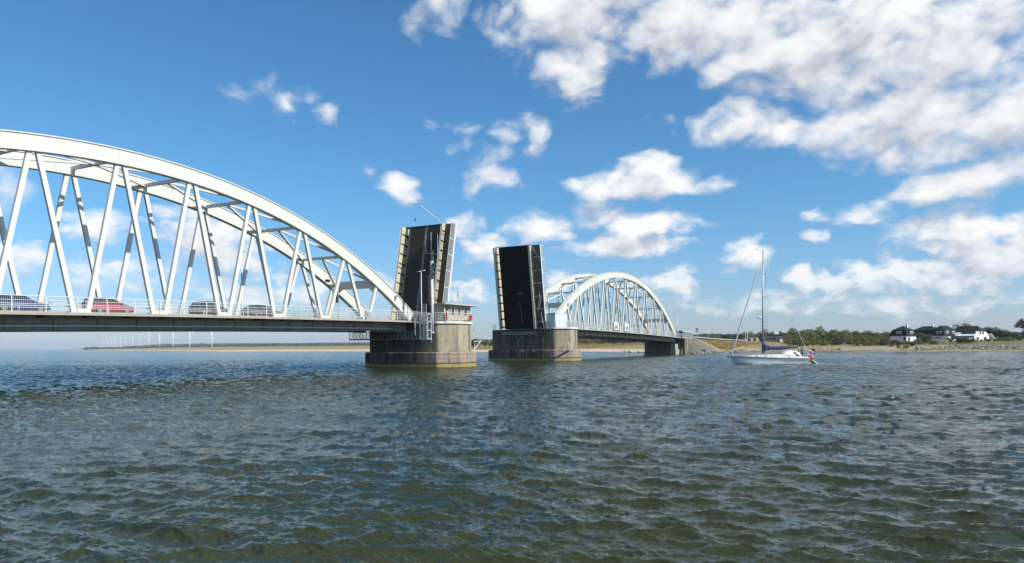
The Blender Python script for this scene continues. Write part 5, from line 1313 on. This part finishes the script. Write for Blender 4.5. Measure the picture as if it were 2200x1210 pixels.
# low dark building and small cream building by the road
B1 = thing('harbour_building', 'long low dark grey building behind the sailboat mast with a white roof box', 'building', tuple(W(1662, 330, 3)))
q = W(1662, 330); g = gz(q) - .3
fr = lambda a, b_, z: Vector((q.x, q.y, 0)) + RT * a + FW * b_ + Vector((0, 0, z))
MB(fr).box(-4.2, 4.0, 0, 6, g, 7.2).build('wall', 'bunker_grey', B1); MB(fr).box(-4.4, 4.6, -.3, 6.2, 7.21, 7.4).build('roof', 'dark_steel', B1)
MB(fr).box(.6, 2.6, .5, 2.5, 7.41, 8.6).build('roof_box', 'white_wall', B1); MB(fr).box(2.7, 4.2, -.6, -.02, g, 5.2).build('porch', 'white_wall', B1)
for a in (-3.2, -1.4, .4): MB(fr).box(a - .5, a + .5, -.03, -.004, 5.0, 6.0).build('window', 'glass_dark', B1)
B2 = thing('cream_building', 'small cream building with dark openings left of the sailboat mast', 'building', tuple(W(1617, 322, 3)))
q2 = W(1617, 322); g2 = gz(q2) - .3
fr2 = lambda a, b_, z: Vector((q2.x, q2.y, 0)) + RT * a + FW * b_ + Vector((0, 0, z))
MB(fr2).box(-2.6, 2.6, 0, 5, g2, 6.2).build('wall', 'cream_box', B2); MB(fr2).box(-2.8, 2.8, -.3, 5.2, 6.21, 6.4).build('roof', 'dark_steel', B2)
for a in (-1.5, .9): MB(fr2).box(a - .55, a + .55, -.03, -.004, 4.3, 5.6).build('window', 'glass_dark', B2)

# ------------------------------------------------------------------ wind turbines
WT = thing('wind_turbine', '', 'wind turbine', (0, 0, 0), 'wind turbines in a row on the far coast')
MB().tube([(0, 0, -8), (0, 0, 61)], [1.9, 1.15], 12).build('tower', 'turbine_white', WT, smooth=True)
MB().box(-2.0, 4.6, -1.6, 1.6, 60.9, 64.2).build('nacelle', 'turbine_white', WT)
def rotor(parent, phase):
    hub = MB().ball((-3.2, 0, 62.5), 1.5, 1.3, 1.3, 8, 6).build('rotor_hub', 'turbine_white', parent)
    for k in range(3):
        a = phase + k * 2 * math.pi / 3; d = Vector((0, math.sin(a), math.cos(a))); s_ = Vector((0, math.cos(a), -math.sin(a))); mb = MB()
        mb.loft([[Vector((-3.2, 0, 62.5)) + d * l + s_ * (w * .7) * q1 + Vector((th * q2_, 0, 0)) for q1, q2_ in ((-1, 0), (0, -1), (1, 0), (0, 1))] for l, w, th in ((1.2, .7, .6), (5, 1.5, .4), (14, 1.0, .25), (27, .35, .1))])
        mb.build('rotor_blade', 'turbine_white', parent)
TU = [(223.5, 732), (231.2, 731.2), (239, 729.8), (248.3, 727.8), (258.5, 726.4), (270.5, 724.4), (284.3, 723.2), (300.8, 721.2), (319.7, 719), (343, 715.2), (371.8, 710.8), (407.6, 705), (455, 697)]
ords = ['first', 'second', 'third', 'fourth', 'fifth', 'sixth', 'seventh', 'eighth', 'ninth', 'tenth', 'eleventh', 'twelfth', 'last']
phs = [.3, 2.0, -.5, .3, -.1, .05, 1.9, -1.0, 0.0, 1.05 - .3, .85, -2.6, .4]
for i, (px, yy) in enumerate(TU):
    Z = 64.0 * F_PX / (yh_at(px) - yy); p = W(px, Z, 5.0)
    lab = 'white wind turbine on the far coast, %s of the row from the left' % ords[i]
    if i == 0: o = WT; o.location = p; o['label'] = lab; sh_ = [c for c in WT.children]
    else:
        o = WT.copy(); COL.objects.link(o); o.location = p; o['label'] = lab
        for c in sh_: cc = c.copy(); COL.objects.link(cc); cc.parent = o
    view = (p - CAM); o.rotation_euler = (0, 0, math.atan2(view.y, view.x) + (.5 if i % 3 else -.3))
    LOC.pop(o.name, None); rotor(o, phs[i])

# ------------------------------------------------------------------ sailboat (local: bow at -X... placed parallel to the shore)
SB = thing('sailing_yacht', 'white sailing yacht under bare mast with a blue sail cover, motoring past the bridge', 'sailboat', (0, 0, 0))
Lb = 12.7
# stations: x from bow(0) to stern, half beam, sheer height, keel-line depth
ST_ = [(0.0, .03, 1.30, 1.05), (.35, .22, 1.28, .45), (.9, .50, 1.25, .02), (2.2, 1.02, 1.18, -.22), (4.2, 1.62, 1.08, -.42), (6.4, 1.88, 1.00, -.48), (8.6, 1.84, .96, -.40), (10.4, 1.62, .94, -.22), (11.6, 1.42, .93, -.02), (12.0, 1.36, .93, .10)]
def st(u):
    xs = [a[0] for a in ST_]; return [float(np.interp(u, xs, [a[k] for a in ST_])) for k in (1, 2, 3)]
rings = []
for u in np.concatenate([np.linspace(0, 1.2, 7), np.linspace(1.6, 12.0, 22)]):
    hb, sh, kl = st(u); ring = []
    for k in range(-6, 7):
        a = abs(k) / 6; y = hb * math.copysign(a ** .55 if a else 0, k) * (1 if a < .99 else 1); z = kl + (sh - kl) * a ** 2.1
        ring.append((u, y, z))
    rings.append(ring)
hull = MB(); hull.loft(rings, cap=False, closed=False)
hull.add([rings[-1][i] for i in range(13)], [tuple(range(13))]); hull.build('hull', 'gelcoat', SB, smooth='auto')
mb = MB(); us = np.linspace(0.02, 12.0, 24); mb.loft([[(u, -st(u)[0], st(u)[1] + .004), (u, st(u)[0], st(u)[1] + .004)] for u in us], cap=False, closed=False); mb.build('deck', 'gelcoat_white', SB)
for sg in (-1, 1):
    mb = MB(); mb.loft([[(u, sg * (st(u)[0] * (.985) + .012), st(u)[1] - .22), (u, sg * (st(u)[0] + .02), st(u)[1] - .10)] for u in us], cap=False, closed=False); mb.build('hull_stripe', 'hull_stripe', SB)
    mb = MB(); mb.tube([(u, sg * (st(u)[0] - .02), st(u)[1] + .03) for u in us], .04, 5); mb.build('toe_rail', 'gelcoat_white', SB)
# transom platform sloping down to the water
mb = MB(); mb.loft([[(12.0, y, .93), (12.05, y, .72), (13.05, y, .02), (13.15, y, .16)] for y in (-1.15, 1.15)]); mb.build('transom', 'gelcoat_white', SB)
MB().loft([[(u, -w, b0), (u, w, b0), (u, w * .86, t_), (u, -w * .86, t_)] for u, w, b0, t_ in ((2.0, .35, 1.16, 1.24), (3.2, .85, 1.1, 1.42), (5.6, 1.15, 1.02, 1.50), (8.0, 1.2, .98, 1.55), (8.9, 1.15, .97, 1.5))]).build('coachroof', 'gelcoat_white', SB, bevel=.03)
for u0, u1 in ((4.95, 6.2), (6.6, 7.6), (2.9, 4.0)):
    for sg in (-1, 1):
        w0 = float(np.interp(u0, [2, 3.2, 5.6, 8.9], [.35, .85, 1.15, 1.15])); w1 = float(np.interp(u1, [2, 3.2, 5.6, 8.9], [.35, .85, 1.15, 1.15]))
        mb = MB(); mb.loft([[(u0, sg * (w0 * .955 + .012), 1.20), (u0 + .1, sg * (w0 * .91 + .012), 1.34)], [(u1, sg * (w1 * .955 + .012), 1.20), (u1 - .1, sg * (w1 * .91 + .012), 1.34)]], cap=False, closed=False); mb.build('cabin_window', 'glass_dark', SB)
for sg in (-1, 1): MB().loft([[(8.9, sg * 1.2, .97), (8.9, sg * 1.35, .97), (8.9, sg * 1.3, 1.32), (8.9, sg * 1.2, 1.32)], [(11.7, sg * 1.1, .95), (11.7, sg * 1.25, .95), (11.7, sg * 1.2, 1.12), (11.7, sg * 1.1, 1.12)]]).build('cockpit_coaming', 'gelcoat_white', SB)
# spray hood
mb = MB(); hp = [(7.9, 1.52, .1), (8.3, 1.95, 1.0), (9.6, 2.12, 1.05), (9.75, 1.75, 1.1)]
mb.loft([[(u + (0.25 if k in (0, 6) else 0), 1.15 * math.cos(math.pi * k / 6), 1.35 + (z - 1.35) * math.sin(math.pi * k / 6) ** .6 + (0 if z > 1.4 else 0)) for k in range(7)] for u, z in ((7.8, 1.55), (8.15, 1.95), (8.8, 2.14), (9.6, 2.16))], cap=False, closed=False); mb.build('spray_hood', 'clear_hood', SB, smooth=True)
mb = MB()
for sg in (-1, 1): mb.tube([(9.6, sg * 1.15, 2.1), (10.3, sg * 1.25, 1.35)], .03, 5); mb.tube([(9.75, sg * 1.1, 2.05), (10.6, sg * 1.22, 1.2)], .06, 5)
mb.build('hood_frame', 'alu', SB)
mx = 5.05
MB().tube([(mx, 0, 1.4), (mx - .02, 0, 9), (mx + .12, 0, 18.0)], [.125, .115, .075], 10).build('mast', 'alu', SB, smooth=True)
mb = MB(); mb.tube([(mx + .1, 0, 18.0), (mx - .9, 0, 18.12)], .02, 5); mb.tube([(mx + .1, 0, 18.0), (mx + .1, 0, 18.5)], .015, 5); mb.tube([(mx + .1, 0, 18.0), (mx + .35, 0, 18.15)], .02, 5); mb.ball((mx - .9, 0, 18.25), .08, .08, .06, 6, 5); mb.build('masthead_instruments', 'alu', SB)
for z, w in ((6.6, 1.0), (10.6, .85), (14.2, .65)):
    MB().tube([(mx + .25, -w, z), (mx, 0, z + .05), (mx + .25, w, z)], .035, 6).build('spreader', 'alu', SB)
mb = MB()
for sg in (-1, 1):
    mb.tube([(mx + .25, sg * 1.45, 1.05), (mx + .25, sg * 1.0, 6.6), (mx + .25, sg * .85, 10.6), (mx + .25, sg * .65, 14.2), (mx + .1, 0, 17.8)], .014, 4)
    mb.tube([(mx + .25, sg * 1.3, 1.05), (mx, 0, 6.55)], .012, 4)
    mb.tube([(12.0, sg * .9, .97), (10.2, 0, 6.0)], .016, 4)
mb.tube([(10.2, 0, 6.0), (mx + .15, 0, 18.0)], .012, 4); mb.build('standing_rigging', 'alu', SB)
MB().tube([(.12, 0, 1.35), (.2, 0, 1.6), (1.8, 0, 7.0), (4.2, 0, 14.4), (4.75, 0, 16.2)], [.03, .10, .115, .07, .03], 8).build('furled_genoa', 'furled_sail', SB, smooth=True)
MB().ball((mx - .55, 0, 7.35), .32, .32, .17, 10, 6).build('radar_dome', 'gelcoat_white', SB, smooth=True)
MB().tube([(mx - .05, 0, 7.2), (mx - .5, 0, 7.2)], .04, 5).build('radar_bracket', 'alu', SB)
# boom with stacked sail under its cover
bs = [(mx + .12, .16, 1.85, 3.35), (mx + .45, .22, 2.10, 3.15), (mx + 1.2, .24, 2.22, 2.85), (mx + 2.2, .25, 2.20, 2.86), (mx + 3.4, .22, 2.30, 2.86), (mx + 4.6, .15, 2.50, 2.82), (mx + 5.4, .11, 2.58, 2.82)]
MB().loft([[(x, w * math.cos(a), (lo + hi_) / 2 + (hi_ - lo) / 2 * math.sin(a)) for a in [2 * math.pi * k / 10 for k in range(10)]] for x, w, lo, hi_ in bs]).build('sail_cover', 'blue_canvas', SB, smooth=True)
MB().tube([(mx - .02, 0, 1.75), (mx - .02, 0, 3.9)], .19, 10).build('mast_cover', 'blue_canvas', SB, smooth=True)
MB().tube([(mx, 0, 2.2), (mx + 5.6, 0, 2.62)], .07, 8).build('boom', 'alu', SB)
MB().tube([(mx + 5.5, 0, 2.6), (9.9, 0, 1.3)], .03, 5).build('mainsheet', 'alu', SB)
mb = MB()
for sg in (-1, 1):
    mb.tube([(.2, sg * .12, 1.3), (-.25, sg * .15, 1.9), (-.3, 0, 1.92)], .022, 5); mb.tube([(1.5, sg * .75, 1.22), (1.0, sg * .6, 1.88), (-.25, sg * .15, 1.9)], .022, 5)
mb.build('bow_pulpit', 'galvanised', SB)
MB().ball((-.35, 0, 1.18), .2, .08, .14, 8, 5).build('anchor', 'dark_steel', SB)
mb = MB()
for sg in (-1, 1):
    for u in (2.8, 4.6, 6.4, 8.2, 10.0): mb.tube([(u, sg * (st(u)[0] - .08), st(u)[1]), (u, sg * (st(u)[0] - .1), st(u)[1] + .62)], .014, 4)
    for hh in (.62, .34): mb.tube([(1.2, sg * .6, 1.2 + hh)] + [(u, sg * (st(u)[0] - .1), st(u)[1] + hh) for u in (2.8, 4.6, 6.4, 8.2, 10.0, 11.6)], .007, 4)
    mb.tube([(11.9, sg * 1.2, .95), (11.9, sg * 1.2, 1.6), (11.0, sg * 1.4, 1.6), (11.0, sg * 1.4, .97)], .02, 5)
mb.build('guard_wires', 'galvanised', SB)
MB().tube([(12.1, .5, 1.0), (12.6, .5, 2.5)], .02, 5).build('flag_staff', 'gelcoat_white', SB)
for k, mt in enumerate(('flag_red', 'flag_white', 'flag_blue')):
    mb = MB(); mb.loft([[(12.58 + .11 * i - .05 * k + .03 * math.sin(i), .5 + .06 * math.sin(i * 1.5), 2.42 - .17 * k - .06 * i + .02 * math.sin(i * 2)), (12.58 + .11 * i - .05 * (k + 1) + .03 * math.sin(i), .5 + .06 * math.sin(i * 1.5), 2.42 - .17 * (k + 1) - .06 * i + .02 * math.sin(i * 2))] for i in range(8)], cap=False, closed=False)
    mb.build('flag_band', mt, SB)
mb = MB(); mb.loft([[(mx + .3 + .14 * i, .1, 5.55 - .03 * i), (mx + .3 + .14 * i, .1, 5.05 - .05 * i)] for i in range(4)], cap=False, closed=False); mb.build('courtesy_flag', 'flag_red', SB)
mb = MB(); mb.loft([[(mx + .3 + .14 * i, .092, 5.38 - .04 * i), (mx + .3 + .14 * i, .092, 5.26 - .04 * i)] for i in range(4)], cap=False, closed=False); mb.build('courtesy_flag_band', 'flag_white', SB)
MB().tube([(10.6, 0, .9), (10.6, 0, 1.5)], .06, 6).build('wheel_pedestal', 'gelcoat_white', SB)
# place: boat X (bow to stern) = camera right, Y away
bo = W(1660, 112.0)
rotz = math.atan2(RT.y, RT.x) - R_(3)
org = bo - Vector((math.cos(rotz), math.sin(rotz), 0)) * 6.32
SB.scale = (.965,) * 3
SB.location = (org.x, org.y, -.02); SB.rotation_euler = (R_(-1.5), R_(.4), rotz)
bpos = lambda x, y, z: Matrix.Translation(SB.location) @ SB.rotation_euler.to_matrix().to_4x4() @ (Vector((x, y, z)) * .965)
o = MB().ball((0, 0, 0), .40, .40, .42, 14, 10).build('mooring_buoy', 'orange_buoy', smooth=True); o.location = bpos(12.15, -1.0, 1.05); tag(o, 'round orange buoy hung on the stern of the sailboat', 'buoy')

# people: continuous skinned bodies
def person(label, joints, edges, radii, clothes, loc, rotz, hair=True, shirt='jacket_blue', legs='trousers_navy', split=.92):
    T = thing('person', label, 'person', (0, 0, 0))
    me = bpy.data.meshes.new('body'); me.from_pydata(joints, edges, []); ob = bpy.data.objects.new('body', me); COL.objects.link(ob)
    sk = ob.modifiers.new('skin', 'SKIN')
    for i, rv in enumerate(radii): me.skin_vertices[0].data[i].radius = (rv, rv * .85)
    me.skin_vertices[0].data[0].use_root = True
    ob.modifiers.new('sub', 'SUBSURF').levels = 2; ob.modifiers['sub'].render_levels = 2
    dg = bpy.context.evaluated_depsgraph_get(); ev = ob.evaluated_get(dg); m2 = bpy.data.meshes.new_from_object(ev)
    bpy.data.objects.remove(ob)
    for nm in (shirt, legs, 'skin', 'hair_dark'): m2.materials.append(M[nm])
    zt = max(v.co.z for v in m2.vertices)
    for p_ in m2.polygons:
        c = p_.center; p_.use_smooth = True
        if c.z > zt - .30: p_.material_index = 3 if (c.z > zt - .10 or c.x < -.02 and c.z > zt - .2) else 2
        elif c.z < split: p_.material_index = 1
        elif (abs(c.y) > .2 or c.x > .36) and min((Vector(joints[k]) - c).length for k in HANDS) < .11: p_.material_index = 2
        else: p_.material_index = 0
    b_ = bpy.data.objects.new('body', m2); COL.objects.link(b_); b_.parent = T
    T.location = loc; T.rotation_euler = (0, 0, rotz); return T
# standing helmsman, arms forward on the wheel
J = [(0, 0, .95), (0, 0, 1.15), (0, 0, 1.38), (0, 0, 1.52), (.02, 0, 1.64), (.02, 0, 1.74),
     (0, .20, 1.42), (.12, .26, 1.18), (.38, .20, 1.12), (.46, .18, 1.12), (0, -.20, 1.42), (.10, -.27, 1.18), (.36, -.20, 1.10), (.45, -.18, 1.10),
     (0, .11, .86), (.03, .12, .48), (0, .12, .09), (.14, .13, .05), (0, -.11, .86), (.03, -.12, .48), (0, -.12, .09), (.14, -.13, .05)]
for sy, base_i in ((1, 9), (-1, 13)):
    for f_ in range(4): J.append((J[base_i][0] + .07 + .01 * (f_ in (1, 2)), J[base_i][1] + sy * (-.035 + .022 * f_), J[base_i][2] - .02))
    J.append((J[base_i][0] + .03, J[base_i][1] - sy * .05, J[base_i][2] + .03))
Ed = [(0, 1), (1, 2), (2, 3), (3, 4), (4, 5), (2, 6), (6, 7), (7, 8), (8, 9), (2, 10), (10, 11), (11, 12), (12, 13), (0, 14), (14, 15), (15, 16), (16, 17), (0, 18), (18, 19), (19, 20), (20, 21)] + [(9, 22 + k) for k in range(5)] + [(13, 27 + k) for k in range(5)]
Rd = [.15, .145, .17, .06, .10, .085, .075, .055, .04, .04, .075, .055, .04, .04, .10, .07, .05, .04, .10, .07, .05, .04] + [.011] * 10
HANDS = [9, 13]
person('person in blue jacket standing at the wheel of the sailboat', J, Ed, Rd, None, bpos(11.2, 0.15, .84), rotz + math.pi)
# seated crew: hips at seat height
J2 = [(0, 0, .50), (0, 0, .70), (0, 0, .93), (.01, 0, 1.07), (.03, 0, 1.19), (.03, 0, 1.29), (0, .19, .97), (.08, .25, .74), (.30, .18, .62), (.38, .15, .60), (0, -.19, .97), (.08, -.25, .74), (.30, -.18, .62), (.38, -.15, .60),
      (.05, .1, .48), (.45, .12, .50), (.45, .12, .10), (.60, .12, .05), (.05, -.1, .48), (.45, -.12, .50), (.45, -.12, .10), (.60, -.12, .05)]
for sy, base_i in ((1, 9), (-1, 13)):
    for f_ in range(4): J2.append((J2[base_i][0] + .07, J2[base_i][1] + sy * (-.035 + .022 * f_), J2[base_i][2] - .02))
    J2.append((J2[base_i][0] + .03, J2[base_i][1] - sy * .05, J2[base_i][2] + .03))
person('person in pale jumper sitting in the cockpit beside the helmsman', J2, Ed, Rd, None, bpos(10.25, -.95, .80), rotz + math.pi * .6, shirt='jumper_white', split=.62)

# ------------------------------------------------------------------ gull
GU = thing('gull', 'gull gliding above the left raised leaf', 'bird', (0, 0, 0))
MB().loft([[(x, r_ * math.cos(a), r_ * math.sin(a)) for a in [2 * math.pi * k / 8 for k in range(8)]] for x, r_ in ((-.30, .01), (-.2, .05), (0, .075), (.15, .055), (.22, .045), (.27, .015), (.32, .005))]).build('body', 'feather_white', GU, smooth=True)
for sg in (-1, 1):
    MB().loft([[(c0 - w, sg * y, z), (c0 + w, sg * y, z), (c0 + w * .6, sg * y, z + .02), (c0 - w, sg * y, z + .015)] for y, c0, w, z in ((.05, .02, .10, .02), (.3, .06, .09, .09), (.62, -.02, .04, .05))]).build('wing', 'feather_grey', GU)
gp = W(895, 105); gp.z = 3 + (yh_at(895) - 473) * 105 / F_PX; GU.location = gp; GU.rotation_euler = (R_(12), 0, 2.2)

# ------------------------------------------------------------------ air: thin haze that softens the far coast
HZ = MB(); HZ.box(-30000, 45000, -45000, 45000, -4, 95); mh = bpy.data.materials.new('haze_air'); mh.use_nodes = True; mh.node_tree.nodes.clear()
bh = NB(mh.node_tree); pv = bh.node('ShaderNodeVolumePrincipled'); pv.inputs['Color'].default_value = (.80, .88, 1, 1); pv.inputs['Density'].default_value = .00007; pv.inputs['Anisotropy'].default_value = .1
oh = bh.node('ShaderNodeOutputMaterial'); mh.node_tree.links.new(pv.outputs[0], oh.inputs['Volume']); M['haze_air'] = mh
hz = HZ.build('haze', 'haze_air'); tag(hz, 'thin pale sea haze', 'haze', kind='stuff')
